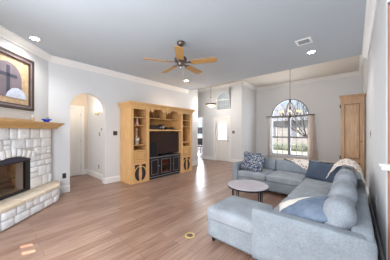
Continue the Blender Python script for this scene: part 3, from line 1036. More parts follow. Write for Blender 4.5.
# things on the shelves
zb = 1.465
t = thing('audio_receiver', 'long low black receiver on the shelf over the television', 'receiver', EC(0.34, 0.92, zb))
MB().box(-0.12, 0.14, -0.27, 0.16, 0.008, 0.13, 0.006).build('case', 'black', t)
MB().box(0.14, 0.143, -0.24, 0.10, 0.03, 0.1).build('display', 'slot', t)
MB().cyl((0.14, 0.13, 0.07), (0.155, 0.13, 0.07), 0.02).build('dial', 'nickel', t)
t = thing('compact_speaker', 'small rounded black box with a round silver face beside the receiver', 'speaker', EC(0.36, 1.17, zb))
MB().rbox(-0.09, 0.09, -0.08, 0.08, 0.0, 0.165, 0.03, n=5).build('case', 'black', t)
MB().cyl((0.09, 0, 0.085), (0.125, 0, 0.085), 0.045).build('lens', 'nickel', t)
t = thing('media_player', 'flat black box on the shelf over the television, rightmost of the black devices', 'player', EC(0.36, 1.46, zb))
MB().box(-0.11, 0.12, -0.15, 0.15, 0.004, 0.085, 0.008).build('case', 'black', t)
MB().box(0.12, 0.122, -0.12, 0.12, 0.02, 0.03).build('slot', 'slot', t)
z = 1.81
for i, (y, hh, lb) in enumerate([(0.74, 0.10, 'leftmost of the dark pewter ornaments on the upper oak shelf'), (0.86, 0.085, 'second of the dark pewter ornaments from the left on the upper oak shelf'),
                                 (0.97, 0.10, 'third of the dark pewter ornaments from the left on the upper oak shelf'), (1.08, 0.09, 'rightmost of the dark pewter ornaments on the upper oak shelf')]):
    t = thing('pewter_ornament', lb, 'ornament', EC(0.33, y, z), 0, 'pewter ornaments on the upper shelf')
    MB().lathe([(0.03, 0), (0.03, 0.012), (0.012, 0.025), (0.026, hh * 0.55), (0.03, hh * 0.8), (0.016, hh)], n=12).build('body', 'pewter', t)
    MB().sph((0, 0, hh + 0.012), 0.016, n=8).build('finial', 'pewter', t)
t = thing('pink_figurine', 'pale pink figurine on the upper left shelf of the oak cabinet', 'figurine', EC(0.40, 0.30, 1.59))
MB().lathe([(0.045, 0), (0.05, 0.02), (0.035, 0.08), (0.03, 0.13), (0.018, 0.15)], n=14).build('body', 'pink', t)
MB().sph((0, 0, 0.17), 0.025, n=10).build('head', 'paper', t)
t = thing('shelf_statue', 'tall pale statue on the lower left shelf of the oak cabinet', 'statue', EC(0.40, 0.28, 1.045))
MB().lathe([(0.07, 0), (0.075, 0.03), (0.06, 0.05), (0.068, 0.12), (0.05, 0.2), (0.028, 0.26), (0.03, 0.33), (0.012, 0.40)], n=16).build('robe', 'tan', t)
MB().sph((0, 0, 0.425), 0.03, n=10).build('head', 'paper', t)
MB().sph((0.05, 0.03, 0.15), 0.035, n=8).sph((0.05, -0.02, 0.13), 0.035, n=8).build('folds', 'paper', t)
t = thing('dark_vase', 'small dark vase beside the pale statue on the lower left shelf', 'vase', EC(0.45, 0.16, 1.045))
MB().lathe([(0.03, 0), (0.045, 0.05), (0.03, 0.1), (0.018, 0.13), (0.025, 0.15)], n=14).build('body', 'pewter', t)
t = thing('photo_frame', 'white photo frame leaning on the lower right shelf of the oak cabinet', 'photo frame', EC(0.36, 2.05, 1.045), 0.0)
rm = Matrix.Rotation(-0.16, 4, 'Y')
MB().box(0, 0.014, -0.09, 0.09, 0, 0.25, rot=rm).build('frame', 'paper', t)
MB().box(0.0142, 0.016, -0.06, 0.06, 0.04, 0.21, rot=rm).build('photo', 'bookp', t)
MB().box(-0.09, 0.0, -0.01, 0.01, 0.0, 0.004).build('easel', 'paper', t)

# ------------------------------------------------------------------ sectional sofa
so = thing('sectional_sofa', 'large grey blue sectional sofa with a low back and chaise end', 'sofa', (0, 0, 0))
SXR, SXI = 0.125, -0.79                                      # back outer face, seat front of the right run
SY0, SY1 = 1.86, 5.10
SXL, SYF = -2.38, 4.16                                      # left end and front of the back run
ZS = 0.43
b = MB()
b.rbox(SXI + 0.03, -0.02, SY0 + 0.12, SYF + 0.6, 0.06, 0.28, 0.02, n=4)
b.build('seat_base', 'sofa', so)
MB().rbox(SXL + 0.13, SXI + 0.1, SYF + 0.03, SY1 - 0.15, 0.06, 0.28, 0.02, n=4).build('seat_base', 'sofa', so)
MB().rbox(-0.03, SXR, SY0 + 0.02, SY1, 0.06, 0.59, 0.03, n=8).build('back_frame', 'sofa', so)
MB().rbox(SXL, -0.02, SY1 - 0.16, SY1, 0.06, 0.66, 0.035, n=8).build('back_frame', 'sofa', so)
MB().rbox(-0.84, SXR + 0.004, SY0, SY0 + 0.13, 0.045, 0.585, 0.03, n=8).build('armrest', 'sofa', so)
MB().rbox(SXL, SXL + 0.15, SYF, SY1, 0.045, 0.595, 0.03, n=8).build('armrest', 'sofa', so)
# seat cushions
ys = [SY0 + 0.13, 3.02, SYF + 0.02]
for i in range(2):
    MB().rbox(SXI, -0.03, ys[i], ys[i + 1], 0.27, ZS, 0.05, (0, 0, 0.02)).build('seat_cushion', 'sofa_seat', so)
xs = [SXL + 0.15, -1.53, SXI]
for i in range(2):
    MB().rbox(xs[i], xs[i + 1], SYF, SY1 - 0.16, 0.27, ZS, 0.05, (0, 0, 0.02)).build('seat_cushion', 'sofa_seat', so)
MB().rbox(SXI, -0.03, SYF + 0.02, SY1 - 0.16, 0.27, ZS, 0.05, (0, 0, 0.015)).build('seat_cushion', 'sofa_seat', so, label='square corner seat cushion')
# back cushions of the back run
xb_ = [SXL + 0.15, -1.50, -0.28]
for i in range(2):
    rt = Matrix.Translation((0, SY1 - 0.25, ZS)) @ Matrix.Rotation(-0.10, 4, 'X') @ Matrix.Translation((0, -(SY1 - 0.25), -ZS))
    MB().rbox(xb_[i] + 0.003, xb_[i + 1] - 0.003, SY1 - 0.33, SY1 - 0.13, ZS - 0.01, 0.70, 0.05, (0, 0.02, 0.005), rot=rt).build('back_cushion', 'sofa', so)
# soft loose back cushions along the right run
yb_ = [2.0, 2.42, 3.03, 3.70]
def wrinkle(mb, amp, sc, seed):
    for v in mb.b.verts:
        q_ = Vector((v.co.x * sc, v.co.y * sc * 0.7, v.co.z * sc * 1.5 + seed))
        v.co.z += amp * noise.noise(q_)
        v.co.x += amp * noise.noise(q_ + Vector((7, 3, 1)))
for i, (h_, ro, dx_) in enumerate(((0.325, 0.17, 0.0), (0.36, 0.24, -0.01), (0.405, 0.18, 0.0))):
    c = MB()
    rt = Matrix.Translation((-0.125 + dx_, 0, 0.43)) @ Matrix.Rotation(ro, 4, 'Y')
    c.rbox(-0.13, 0.085, yb_[i] + 0.012, yb_[i + 1] - 0.012, 0.0, h_, 0.09, (0.02, 0.015, 0.03), 18, rot=rt)
    wrinkle(c, 0.012, 9, i * 5)
    c.build('back_cushion', 'sofa_seat', so)
rt = Matrix.Translation((-0.13, 0, 0.43)) @ Matrix.Rotation(0.20, 4, 'Y')
MB().rbox(-0.13, 0.08, 3.71, 4.72, 0.0, 0.33, 0.1, (0.01, 0.01, 0.01), 10, rot=rt).build('back_cushion', 'sofa', so)
# chaise
MB().rbox(-1.43, -0.80, SY0 + 0.01, 2.49, 0.06, 0.31, 0.025, n=6).build('chaise_base', 'sofa', so)
MB().rbox(-1.445, -0.79, SY0 - 0.005, 2.51, 0.27, 0.435, 0.055, (0, 0, 0.012), 12).build('chaise_cushion', 'sofa_seat', so)
for (x, y) in ((-1.37, SY0 + 0.07), (-1.37, 2.43), (-0.85, 2.43), (SXL + 0.07, SYF + 0.07), (SXL + 0.07, SY1 - 0.07), (0.04, SY1 - 0.06), (0.05, SY0 + 0.06), (-0.78, SY0 + 0.06)):
    MB().cyl((x, y, 0), (x, y, 0.062), 0.022, 0.026, 10).build('foot', 'black', so)


def pillow(name, label, w, h, th, mat, loc, rot, parent_parts=None, pinch=0.06):
    """knife-edge cushion lying in its local xz plane, normal -y"""
    root = thing(name, label, 'pillow', loc)
    root.rotation_euler = rot
    N = 18
    bm = MB()
    grid = {}
    for side in (-1, 1):
        for i in range(N + 1):
            for j in range(N + 1):
                u, v = 2 * i / N - 1, 2 * j / N - 1
                edge = i in (0, N) or j in (0, N)
                if edge and side == 1:
                    grid[(1, i, j)] = grid[(-1, i, j)]
                    continue
                sx = 1 - pinch * (1 - v * v) * 1.0 * abs(u) ** 2
                sz = 1 - pinch * (1 - u * u) * abs(v) ** 2
                t_ = th / 2 * ((1 - u * u) * (1 - v * v)) ** 0.42
                wr_ = 0.006 * noise.noise(Vector((u * 3 + w * 9, v * 3, side)))
                grid[(side, i, j)] = bm.b.verts.new((u * w / 2 * sx, side * t_ + (0 if edge else wr_), v * h / 2 * sz + h / 2))
    for side in (-1, 1):
        for i in range(N):
            for j in range(N):
                f = bm.b.faces.new((grid[(side, i, j)], grid[(side, i + 1, j)], grid[(side, i + 1, j + 1)], grid[(side, i, j + 1)]))
                f.smooth = True
    bm.build('cover', mat, root)
    return root

R_ = math.radians
pillow('throw_pillow', 'plain grey blue pillow behind the paisley pillow by the far sofa arm', 0.46, 0.42, 0.15, 'greyblue', (-2.03, 4.54, 0.44), (R_(-16), 0, R_(6)))
pillow('throw_pillow', 'navy and cream paisley pillow tilted against the far sofa back', 0.54, 0.47, 0.17, 'paisley', (-1.93, 4.26, 0.435), (R_(-24), R_(10), R_(4)))
pillow('throw_pillow', 'plain slate navy pillow against the sofa back near the corner', 0.58, 0.38, 0.17, 'navy', (-0.50, 4.34, 0.43), (R_(-22), R_(5), R_(-10)))
# two-tone pillow tilted up on the back cushions beside the near arm
k = NT('denim_pillow_with_cream_edge')
tc = k.n('ShaderNodeTexCoord')
sx_ = k.n('ShaderNodeSeparateXYZ')
k.l(tc.outputs['Object'], sx_.inputs[0])
nz = k.n('ShaderNodeTexNoise')
nz.inputs['Scale'].default_value = 7
nz.inputs['Detail'].default_value = 4
k.l(tc.outputs['Object'], nz.inputs['Vector'])
ad = k.n('ShaderNodeMath', operation='MULTIPLY_ADD')
ad.inputs[1].default_value = 0.10
k.l(nz.outputs['Fac'], ad.inputs[0])
sl_ = k.n('ShaderNodeMath', operation='MULTIPLY_ADD')
sl_.inputs[1].default_value = 0.55
k.l(sx_.outputs['Z'], sl_.inputs[0])
k.l(sx_.outputs['X'], sl_.inputs[2])
k.l(sl_.outputs[0], ad.inputs[2])
rp = k.ramp(nz.outputs['Fac'], [(0.3, srgb(92, 108, 132)), (0.7, srgb(134, 146, 164))])
st_ = k.n('ShaderNodeMath', operation='GREATER_THAN')
st_.inputs[1].default_value = 0.13
k.l(ad.outputs[0], st_.inputs[0])
mx = k.n('ShaderNodeMix', data_type='RGBA')
k.l(st_.outputs[0], mx.inputs['Factor'])
mx.inputs[6].default_value = srgb(236, 230, 220)
k.l(rp, mx.inputs[7])
k.l(mx.outputs[2], k.b.inputs['Base Color'])
k.b.inputs['Roughness'].default_value = 0.95
M['denim'] = k.m
lo, hi = Vector((-0.65, 2.15, 0.475)), Vector((-0.17, 2.23, 0.655))
zl = (hi - lo).normalized()
xl = Vector((0.1, -1, -0.22))
xl = (xl - zl * xl.dot(zl)).normalized()
yl = zl.cross(xl)
rm = Matrix((xl, yl, zl)).transposed()
bp = pillow('throw_pillow', 'faded denim blue and cream pillow lying by the near sofa arm', 0.44, 0.54, 0.18, 'denim', lo, rm.to_euler())
b = MB()
for i in range(22):
    v = -0.24 + 0.48 * i / 21
    b.tube([(-0.222, 0, v + 0.26), (-0.242, 0.006, v + 0.262 + random.uniform(-.006, .006)), (-0.256, 0.014, v + 0.26 + random.uniform(-.01, .01))], 0.004, 5)
b.build('fringe', 'cream', bp)


def cloth(name, label, mat, fn, nu, nv, th=0.012):
    bm = MB()
    g = [[bm.b.verts.new(fn(i / nu, j / nv)) for j in range(nv + 1)] for i in range(nu + 1)]
    for i in range(nu):
        for j in range(nv):
            f = bm.b.faces.new((g[i][j], g[i + 1][j], g[i + 1][j + 1], g[i][j + 1]))
            f.smooth = True
    o = bm.build(name, mat)
    sd = o.modifiers.new('thickness', 'SOLIDIFY')
    sd.thickness = th
    sd.offset = 0
    return tag(o, label, 'blanket')


def along(path, s):
    """point at arc length s on a polyline"""
    for a, b_ in zip(path, path[1:]):
        L = (Vector(b_) - Vector(a)).length
        if s <= L:
            return Vector(a).lerp(Vector(b_), s / L)
        s -= L
    return Vector(path[-1])


def throw1(u, v):
    X = -1.36 + 1.26 * u
    path = [(5.125, 0.56), (5.12, 0.665), (5.06, 0.69), (4.94, 0.73), (4.84, 0.735), (4.775, 0.70), (4.72, 0.58), (4.69, 0.455)]
    full = 0.68
    if X < -0.80:
        drop = 0.36 + (X + 1.36) / 0.56 * 0.30
    else:
        drop = max(0.26, 0.66 - (X + 0.80) / 0.10 * 0.40)
    s = v * min(full, drop)
    p = along(path, s)
    w = 0.006 * math.sin(X * 34 + v * 3) + 0.008 * noise.noise(Vector((X * 6, v * 4, 1)))
    return (X + 0.02 * math.sin(v * 9), p.x - 0.014 + w * 0.4, p.y + 0.014 + w)


cloth('throw_blanket', 'cream throw with rust flowers hanging over the far sofa back below the window', 'throw', throw1, 60, 30)


def throw2(u, v):
    Y = 3.46 + 0.78 * u
    path = [(-0.40, 0.50), (-0.355, 0.62), (-0.29, 0.76), (-0.20, 0.87), (-0.09, 0.91), (0.0, 0.89), (0.07, 0.80), (0.10, 0.69), (0.125, 0.645), (0.150, 0.62), (0.152, 0.47)]
    s0 = 0.14 + 0.20 * abs(u - 0.35) + 0.025 * math.sin(u * 15)
    s = s0 + v * (0.93 - s0 - 0.08 * u)
    p = along(path, s)
    w = 0.007 * math.sin(Y * 36 + v * 5) + 0.008 * noise.noise(Vector((Y * 6, v * 6, 5)))
    return (p.x, Y + 0.03 * math.sin(v * 7), p.y + w + 0.008)


cloth('throw_blanket', 'cream throw with rust flowers draped over the sofa corner by the oak cupboard', 'throw', throw2, 34, 46)

# ------------------------------------------------------------------ coffee table
t = thing('coffee_table', 'round coffee table with greyed wood top and black metal legs', 'table', (-1.44, 3.07, 0), R_(41))
MB().lathe([(0.0, 0.432), (0.345, 0.432), (0.35, 0.438), (0.35, 0.452), (0.346, 0.456), (0.0, 0.456)], n=48, smooth=False).build('tabletop', 'tabletop', t)
MB().lathe([(0.30, 0.422), (0.352, 0.422), (0.354, 0.427), (0.354, 0.446), (0.349, 0.446), (0.349, 0.432), (0.30, 0.432)], n=48, smooth=False, closed=True).build('metal_rim', 'black_metal', t)
for a in (18, 112, 200, 292):
    ca, sa = math.cos(R_(a)), math.sin(R_(a))
    l_ = MB()
    for da in (-3.5, 3.5):
        c2, s2 = math.cos(R_(a + da)), math.sin(R_(a + da))
        l_.cyl((0.30 * c2, 0.30 * s2, 0), (0.30 * c2, 0.30 * s2, 0.415), 0.008, n=8)
    l_.build('leg', 'black_metal', t)
MB().tube([(0.30 * math.cos(R_(a)), 0.30 * math.sin(R_(a)), 0.07) for a in range(0, 361, 10)], 0.008, 6).build('foot_ring', 'black_metal', t)

# ------------------------------------------------------------------ ceiling fan
FX, FY = -2.42, 2.36
t = thing('ceiling_fan', 'five blade oak and pewter ceiling fan hanging from the living room ceiling', 'fan', (FX, FY, H1), YAW)
MB().lathe([(0.03, -0.075), (0.06, -0.055), (0.072, -0.02), (0.072, -0.001)]).build('canopy', 'pewter', t)
MB().cyl((0, 0, -0.28), (0, 0, -0.07), 0.012).lathe([(0.02, -0.20), (0.03, -0.185), (0.02, -0.165)]).build('downrod', 'pewter', t)
MB().lathe([(0.02, -0.245), (0.06, -0.25), (0.075, -0.27), (0.10, -0.285), (0.118, -0.31), (0.118, -0.345), (0.10, -0.375), (0.07, -0.39), (0.065, -0.42), (0.05, -0.445), (0.02, -0.455)]).build('motor_housing', 'pewter', t)
MB().lathe([(0.012, -0.452), (0.03, -0.46), (0.034, -0.475), (0.02, -0.49), (0.004, -0.495)]).build('bottom_cap', 'nickel', t)
MB().tube([(0.045, -0.03, -0.44), (0.046, -0.03, -0.50), (0.046, -0.03, -0.60)], 0.0025, 5).sph((0.046, -0.03, -0.607), 0.009, n=8).build('pull_chain', 'nickel', t)
for i in range(5):
    a = R_(-90 + 2 + 72 * i)
    rz = Matrix.Rotation(a, 4, 'Z') @ Matrix.Translation((0, 0, -0.395)) @ Matrix.Rotation(R_(-12), 4, 'X')
    out = [(0.20, -0.056), (0.22, -0.062), (0.62, -0.072), (0.66, -0.06), (0.672, -0.03), (0.672, 0.03), (0.66, 0.06), (0.62, 0.072), (0.22, 0.062), (0.20, 0.056)]
    bl = MB().prism(out, -0.004, 0.004, 'xy')
    bmesh.ops.transform(bl.b, matrix=rz, verts=bl.b.verts[:])
    bl = bl.build('blade', 'blade', t)
    ir = MB()
    ir.prism([(0.08, -0.02), (0.15, -0.016), (0.20, -0.045), (0.27, -0.05), (0.285, 0), (0.27, 0.05), (0.20, 0.045), (0.15, 0.016), (0.08, 0.02)], 0.0045, 0.012, 'xy')
    bmesh.ops.transform(ir.b, matrix=rz, verts=ir.b.verts[:])
    ir.build('blade_iron', 'pewter', bl)

# ------------------------------------------------------------------ downlights, vent
for (x, y, lb) in ((-0.68, 4.45, 'round recessed ceiling light beside the air vent'), (-4.12, 4.26, 'round recessed ceiling light far beyond the fan near the entertainment center'), (-4.28, 0.56, 'round recessed ceiling light above the fireplace picture')):
    t = thing('recessed_light', lb, 'ceiling light', (x, y, H1), 0, 'recessed ceiling lights')
    MB().lathe([(0.062, -0.004), (0.085, -0.006), (0.09, -0.001), (0.062, -0.001)], n=24, closed=True).build('trim_ring', 'trim', t)
    MB().lathe([(0.0, -0.003), (0.062, -0.003), (0.062, -0.001), (0, -0.001)], n=24).build('lens', 'down', t)
    d = bpy.data.lights.new('downlight', 'SPOT')
    d.energy, d.spot_size, d.spot_blend, d.color, d.shadow_soft_size = 30, R_(150), 1.0, (1, 0.98, 0.96), 0.06
    o = bpy.data.objects.new('downlight', d)
    o.location = (0, 0, -0.02)
    o.parent = t
    COL.objects.link(o)
t = thing('ceiling_air_vent', 'square white air vent grille in the living room ceiling', 'vent', (-0.70, 3.83, H1))
MB().ring(rect(-0.125, 0.125, -0.12, 0.12), rect(-0.09, 0.09, -0.085, 0.085), -0.012, -0.001, 'xy').build('frame', 'trim', t)
MB().box(-0.09, 0.09, -0.085, 0.085, -0.003, -0.001).build('backing', 'tweed', t)
b = MB()
for i in range(7):
    y = -0.075 + 0.025 * i
    b.box(-0.09, 0.09, y - 0.005, y + 0.005, -0.010, -0.0035)
b.build('louvers', 'tweed', t)

# ------------------------------------------------------------------ chandelier
CX, CY = -1.70, 7.0
t = thing('chandelier', 'bronze chandelier with eight lit glass cups hanging before the arched window', 'chandelier', (CX, CY, H2))
zc = -(H2 - 1.87)
MB().lathe([(0.01, -0.05), (0.05, -0.03), (0.06, -0.001)]).build('canopy', 'bronze', t)
MB().cyl((0, 0, -1.10), (0, 0, -0.04), 0.007, n=8).build('stem', 'pewter', t)
MB().lathe([(0.006, zc), (0.02, zc + 0.02), (0.045, zc + 0.06), (0.05, zc + 0.09), (0.02, zc + 0.13), (0.014, zc + 0.25), (0.03, zc + 0.31), (0.035, zc + 0.37), (0.014, zc + 0.44), (0.012, zc + 0.54), (0.03, zc + 0.58), (0.034, zc + 0.62), (0.008, zc + 0.68)], n=16).build('center_column', 'bronze', t)
for i in range(8):
    a = 2 * PI * i / 8 + 0.2
    ca, sa = math.cos(a), math.sin(a)
    P_ = lambda r, z: (r * ca, r * sa, zc + z)
    arm = MB().tube([P_(0.03, 0.09), P_(0.10, 0.05), P_(0.19, 0.045), P_(0.27, 0.075), P_(0.315, 0.12), P_(0.32, 0.17)], 0.011, 8)
    arm.tube([P_(0.02, 0.56), P_(0.07, 0.52), P_(0.12, 0.40), P_(0.17, 0.25), P_(0.21, 0.12), P_(0.22, 0.06)], 0.007, 6)
    arm = arm.build('arm', 'bronze', t)
    MB().lathe([(0.012, zc + 0.165), (0.035, zc + 0.175), (0.035, zc + 0.182), (0.01, zc + 0.182)], (0.32 * ca, 0.32 * sa, 0), 12).build('drip_cup', 'bronze', arm)
    MB().lathe([(0.014, zc + 0.183), (0.028, zc + 0.20), (0.035, zc + 0.23), (0.038, zc + 0.265), (0.034, zc + 0.265), (0.0, zc + 0.21)], (0.32 * ca, 0.32 * sa, 0), 12).build('glass_cup', 'lamp', arm)
point('chandelier_glow', (CX, CY, 2.32), 5, r=0.25)

# ------------------------------------------------------------------ foyer pendant
PX, PY = -4.58, 6.25
t = thing('foyer_pendant', 'bowl pendant lamp on a thin rod in the foyer', 'pendant lamp', (PX, PY, H2))
MB().lathe([(0.012, -0.05), (0.055, -0.03), (0.06, -0.001)], n=20).build('canopy', 'bronze', t)
MB().cyl((0, 0, -1.10), (0, 0, -0.04), 0.008, n=8).build('rod', 'bronze', t)
MB().lathe([(0.012, -0.80), (0.022, -0.76), (0.012, -0.72)], n=12).lathe([(0.012, -1.10), (0.03, -1.08), (0.012, -1.04)], n=12).build('knuckle', 'bronze', t)
for k_ in range(3):
    a = 2 * PI * k_ / 3
    MB().tube([(0.012 * math.cos(a), 0.012 * math.sin(a), -1.0), (0.10 * math.cos(a), 0.10 * math.sin(a), -1.02), (0.225 * math.cos(a), 0.225 * math.sin(a), -1.035)], 0.005, 6).build('strut', 'bronze', t)
MB().lathe([(0.0, -1.165), (0.07, -1.155), (0.14, -1.125), (0.20, -1.08), (0.225, -1.05), (0.215, -1.05), (0.14, -1.11), (0.0, -1.14)], n=32).build('glass_bowl', emit_name := 'lamp', t)
MB().lathe([(0.205, -1.088), (0.222, -1.086), (0.24, -1.05), (0.235, -1.03), (0.21, -1.03)], n=32, closed=True).build('metal_band', 'bronze', t)
point('pendant_glow', (PX, PY, H2 - 0.98), 5, (1, 0.92, 0.8), r=0.10)
point('pendant_glow', (PX, PY, H2 - 1.24), 14, (1, 0.94, 0.86), r=0.06)

# ------------------------------------------------------------------ hall sconce
t = thing('wall_sconce', 'lit half bowl wall sconce inside the arched hall', 'wall lamp', (-5.80, 2.199, 1.95))
h = MB()
for z0, r0_, z1, r1_ in ((0, 0.02, 0.02, 0.09), (0.02, 0.09, 0.045, 0.14), (0.045, 0.14, 0.06, 0.155)):
    n_ = 16
    for k_ in range(n_):
        a, a2 = PI + PI * k_ / n_, PI + PI * (k_ + 1) / n_
        vs_ = [h.b.verts.new(p) for p in ((r0_ * math.cos(a), r0_ * math.sin(a), z0), (r0_ * math.cos(a2), r0_ * math.sin(a2), z0), (r1_ * math.cos(a2), r1_ * math.sin(a2), z1), (r1_ * math.cos(a), r1_ * math.sin(a), z1))]
        h.b.faces.new(vs_).smooth = True
bmesh.ops.remove_doubles(h.b, verts=h.b.verts[:], dist=1e-5)
h = h.build('glass_bowl', 'lamp', t)
sd = h.modifiers.new('thickness', 'SOLIDIFY')
sd.thickness = 0.005
MB().box(-0.05, 0.05, -0.012, 0, -0.06, 0.06, 0.004).build('wall_plate', 'nickel', t)
MB().cyl((0, -0.08, -0.025), (0, -0.08, 0.01), 0.012).sph((0, -0.08, -0.03), 0.016, n=8).tube([(0, -0.01, -0.02), (0, -0.05, -0.035), (0, -0.08, -0.03)], 0.006, 6).build('bracket', 'nickel', t)
point('sconce_glow', (-5.80, 2.09, 2.08), 4.0, (1, 0.84, 0.62), 0.05)

point('hall_fill_light', (-6.0, 0.9, 2.6), 7, (1, 0.93, 0.84), 0.12)  # unseen fill light added to brighten the hall
# ------------------------------------------------------------------ oak cupboards
px0, px1, pf = -0.30, 0.198, 6.6
t = thing('oak_cupboard', 'tall narrow oak cupboard with a paneled door against the right wall beyond the sofa', 'cupboard', (px0, pf, 0))
Wp, Hp = px1 - px0, 2.37
MB().box(0, Wp, 0.0, 0.6, 0, Hp).build('cabinet_body', 'pantry', t)
MB().box(-0.03, Wp + 0.02, -0.06, 0.6, Hp + 0.012, Hp + 0.045, 0.008).box(-0.015, Wp + 0.012, -0.035, 0.6, Hp - 0.03, Hp + 0.012, 0.004).build('cornice', 'pantry', t)
MB().ring(rect(0, Wp, 0.06, Hp - 0.03), rect(0.035, Wp - 0.035, 0.10, Hp - 0.13), -0.012, -0.0005, 'xz').build('face_frame', 'pantry', t)
dr_ = MB().box(0.039, Wp - 0.039, -0.010, -0.0005, 0.104, Hp - 0.134).build('door', 'pantry', t)
for z0, z1 in ((0.16, 0.56), (0.66, Hp - 0.20)):
    MB().ring(rect(0.085, Wp - 0.085, z0, z1), rect(0.105, Wp - 0.105, z0 + 0.02, z1 - 0.02), -0.024, -0.010, 'xz').build('panel_bead', 'oak_bead', dr_)
    MB().box(0.13, Wp - 0.13, -0.02, -0.010, z0 + 0.05, z1 - 0.05, 0.006).build('raised_panel', 'pantry', dr_)
for z in (0.68, 2.12):
    MB().cyl((-0.004, -0.018, z - 0.05), (-0.004, -0.018, z + 0.05), 0.012, n=8).build('hinge', 'sill', dr_)
MB().sph((Wp - 0.06, -0.028, 1.15), 0.016, n=10).build('knob', 'bronze', dr_)

t = thing('kitchen_cabinet', 'tall reddish oak cabinet past the end of the right wall at the photo edge', 'cabinet', (XR + 0.008, 2.406, 0))
MB().box(0, 0.70, 0, 0.58, 0.22, 2.555).build('cabinet_body', 'oak_red', t)
MB().box(0, 0.70, 0.0, 0.58, 0, 0.22).box(0.0, 0.70, -0.02, 0.0, 0, 0.20, 0.004).build('white_plinth', 'trim', t)
for z0, z1 in ((0.28, 1.02), (1.14, 2.50)):
    d_ = MB().box(0.04, 0.66, -0.018, -0.0005, z0, z1, 0.003).build('door', 'oak_red', t)
    MB().ring(rect(0.09, 0.61, z0 + 0.05, z1 - 0.05), rect(0.11, 0.59, z0 + 0.07, z1 - 0.07), -0.026, -0.018, 'xz').build('door_bead', 'oak_bead', d_)
t = thing('white_bar_ledge', 'white bar ledge jutting across the end of the right wall before the oak cabinet', 'ledge', (XR - 0.055, 2.28, 0))
MB().box(0, 0.9, 0, 0.09, 1.095, 1.115, 0.003).build('board', 'trim', t)
MB().box(0.015, 0.9, 0.02, 0.09, 1.062, 1.095, 0.003).build('apron', 'trim', t)


# ------------------------------------------------------------------ switches, outlets
def plate(name, label, cat, loc, rz, w, h, mat, kind):
    r = thing(name, label, cat, loc, rz)
    MB().box(-w / 2, w / 2, -0.006, 0, -h / 2, h / 2, 0.002).build('plate', mat, r)
    if kind == 'outlet':
        MB().box(-0.014, 0.014, -0.009, -0.006, 0.008, 0.038).box(-0.014, 0.014, -0.009, -0.006, -0.038, -0.008).build('socket', 'black' if mat == 'sill' else 'tweed', r)
    elif kind == 'switch':
        n_ = max(1, round(w / 0.06))
        for i in range(n_):
            x = (i - (n_ - 1) / 2) * 0.045
            MB().box(x - 0.008, x + 0.008, -0.014, -0.006, -0.014, 0.014).build('toggle', 'black' if mat == 'sill' else 'tweed', r)
    else:
        MB().box(-w * 0.35, w * 0.35, -0.009, -0.006, 0, h * 0.38).build('display', 'slot', r)
    return r


plate('wall_outlet', 'brown outlet low on the wall between the fireplace and the arch', 'outlet', (XL + 0.001, 1.17, 0.385), PI / 2, 0.075, 0.118, 'sill', 'outlet')
plate('light_switch', 'brown double light switch between the arch and the oak entertainment center', 'switch', (XL + 0.001, 2.36, 1.36), PI / 2, 0.118, 0.118, 'sill', 'switch')
plate('light_switch', 'dark light switch on the hall wall under the sconce', 'switch', (-5.70, 2.199, 1.33), 0, 0.075, 0.118, 'frame2', 'switch')
plate('thermostat', 'small dark thermostat on the hall wall just above the switch', 'thermostat', (-5.56, 2.199, 1.47), 0, 0.06, 0.07, 'frame2', 'pad')
plate('wall_outlet', 'grey outlet low on the hall wall inside the arch', 'outlet', (-5.75, 2.199, 0.36), 0, 0.075, 0.118, 'frame2', 'outlet')
plate('alarm_keypad', 'grey keypad on the wall right of the front door', 'keypad', (-4.15, YD - 0.001, 1.38), 0, 0.13, 0.12, 'frame2', 'pad')
plate('light_switch', 'pale light switch on the right wall beside the oak cupboard', 'switch', (XR - 0.001, 4.48, 1.37), -PI / 2, 0.075, 0.118, 'tweed', 'switch')
plate('wall_outlet', 'white outlet low on the right wall behind the sofa', 'outlet', (XR - 0.001, 3.40, 0.48), -PI / 2, 0.075, 0.118, 'paper', 'outlet')
t = thing('floor_outlet', 'round brass outlet ring set into the wood floor near the chaise', 'outlet', (-1.67, 1.80, 0))
MB().lathe([(0.046, 0.0005), (0.066, 0.0005), (0.066, 0.005), (0.058, 0.009), (0.046, 0.005)], n=32, closed=True).build('ring', 'brass', t)
MB().lathe([(0.0, 0.0005), (0.046, 0.0005), (0.046, 0.004), (0, 0.004)], n=32, smooth=False).build('lid', 'bronze', t)

# ------------------------------------------------------------------ curtains
rod = thing('curtain_rod', 'thin dark curtain rod across the arched window', 'curtain rod', (wc, YB - 0.09, 2.12))
MB().cyl((-0.97, 0, 0), (0.97, 0, 0), 0.019, n=10).build('rod', 'pewter', rod)
for s_ in (-1, 1):
    MB().sph((s_ * 0.985, 0, 0), 0.024, n=10).build('finial', 'pewter', rod)
    MB().box(s_ * 0.9 - 0.006, s_ * 0.9 + 0.006, 0.0, 0.089, -0.008, 0.008).build('bracket', 'pewter', rod)


def curtain(name, label, mat, xt0, xt1, xb0, xb1, z0, z1, folds):
    bm = MB()
    nu, nv = folds * 8, 24
    g = []
    for i in range(nu + 1):
        row = []
        for j in range(nv + 1):
            u, v = i / nu, j / nv
            vv = v ** 1.2
            x = (xt0 + (xt1 - xt0) * u) * (1 - vv) + (xb0 + (xb1 - xb0) * u) * vv
            y = YB - 0.075 + (0.02 + 0.018 * v) * math.sin(u * folds * 2 * PI + 0.5 * math.sin(v * 4))
            row.append(bm.b.verts.new((x, y - 0.016, z1 + (z0 - z1) * v)))
        g.append(row)
    for i in range(nu):
        for j in range(nv):
            f = bm.b.faces.new((g[i][j], g[i + 1][j], g[i + 1][j + 1], g[i][j + 1]))
            f.smooth = True
    o = bm.build(name, mat)
    sd = o.modifiers.new('thickness', 'SOLIDIFY')
    sd.thickness = 0.003
    return tag(o, label, 'curtain', 'window curtains')


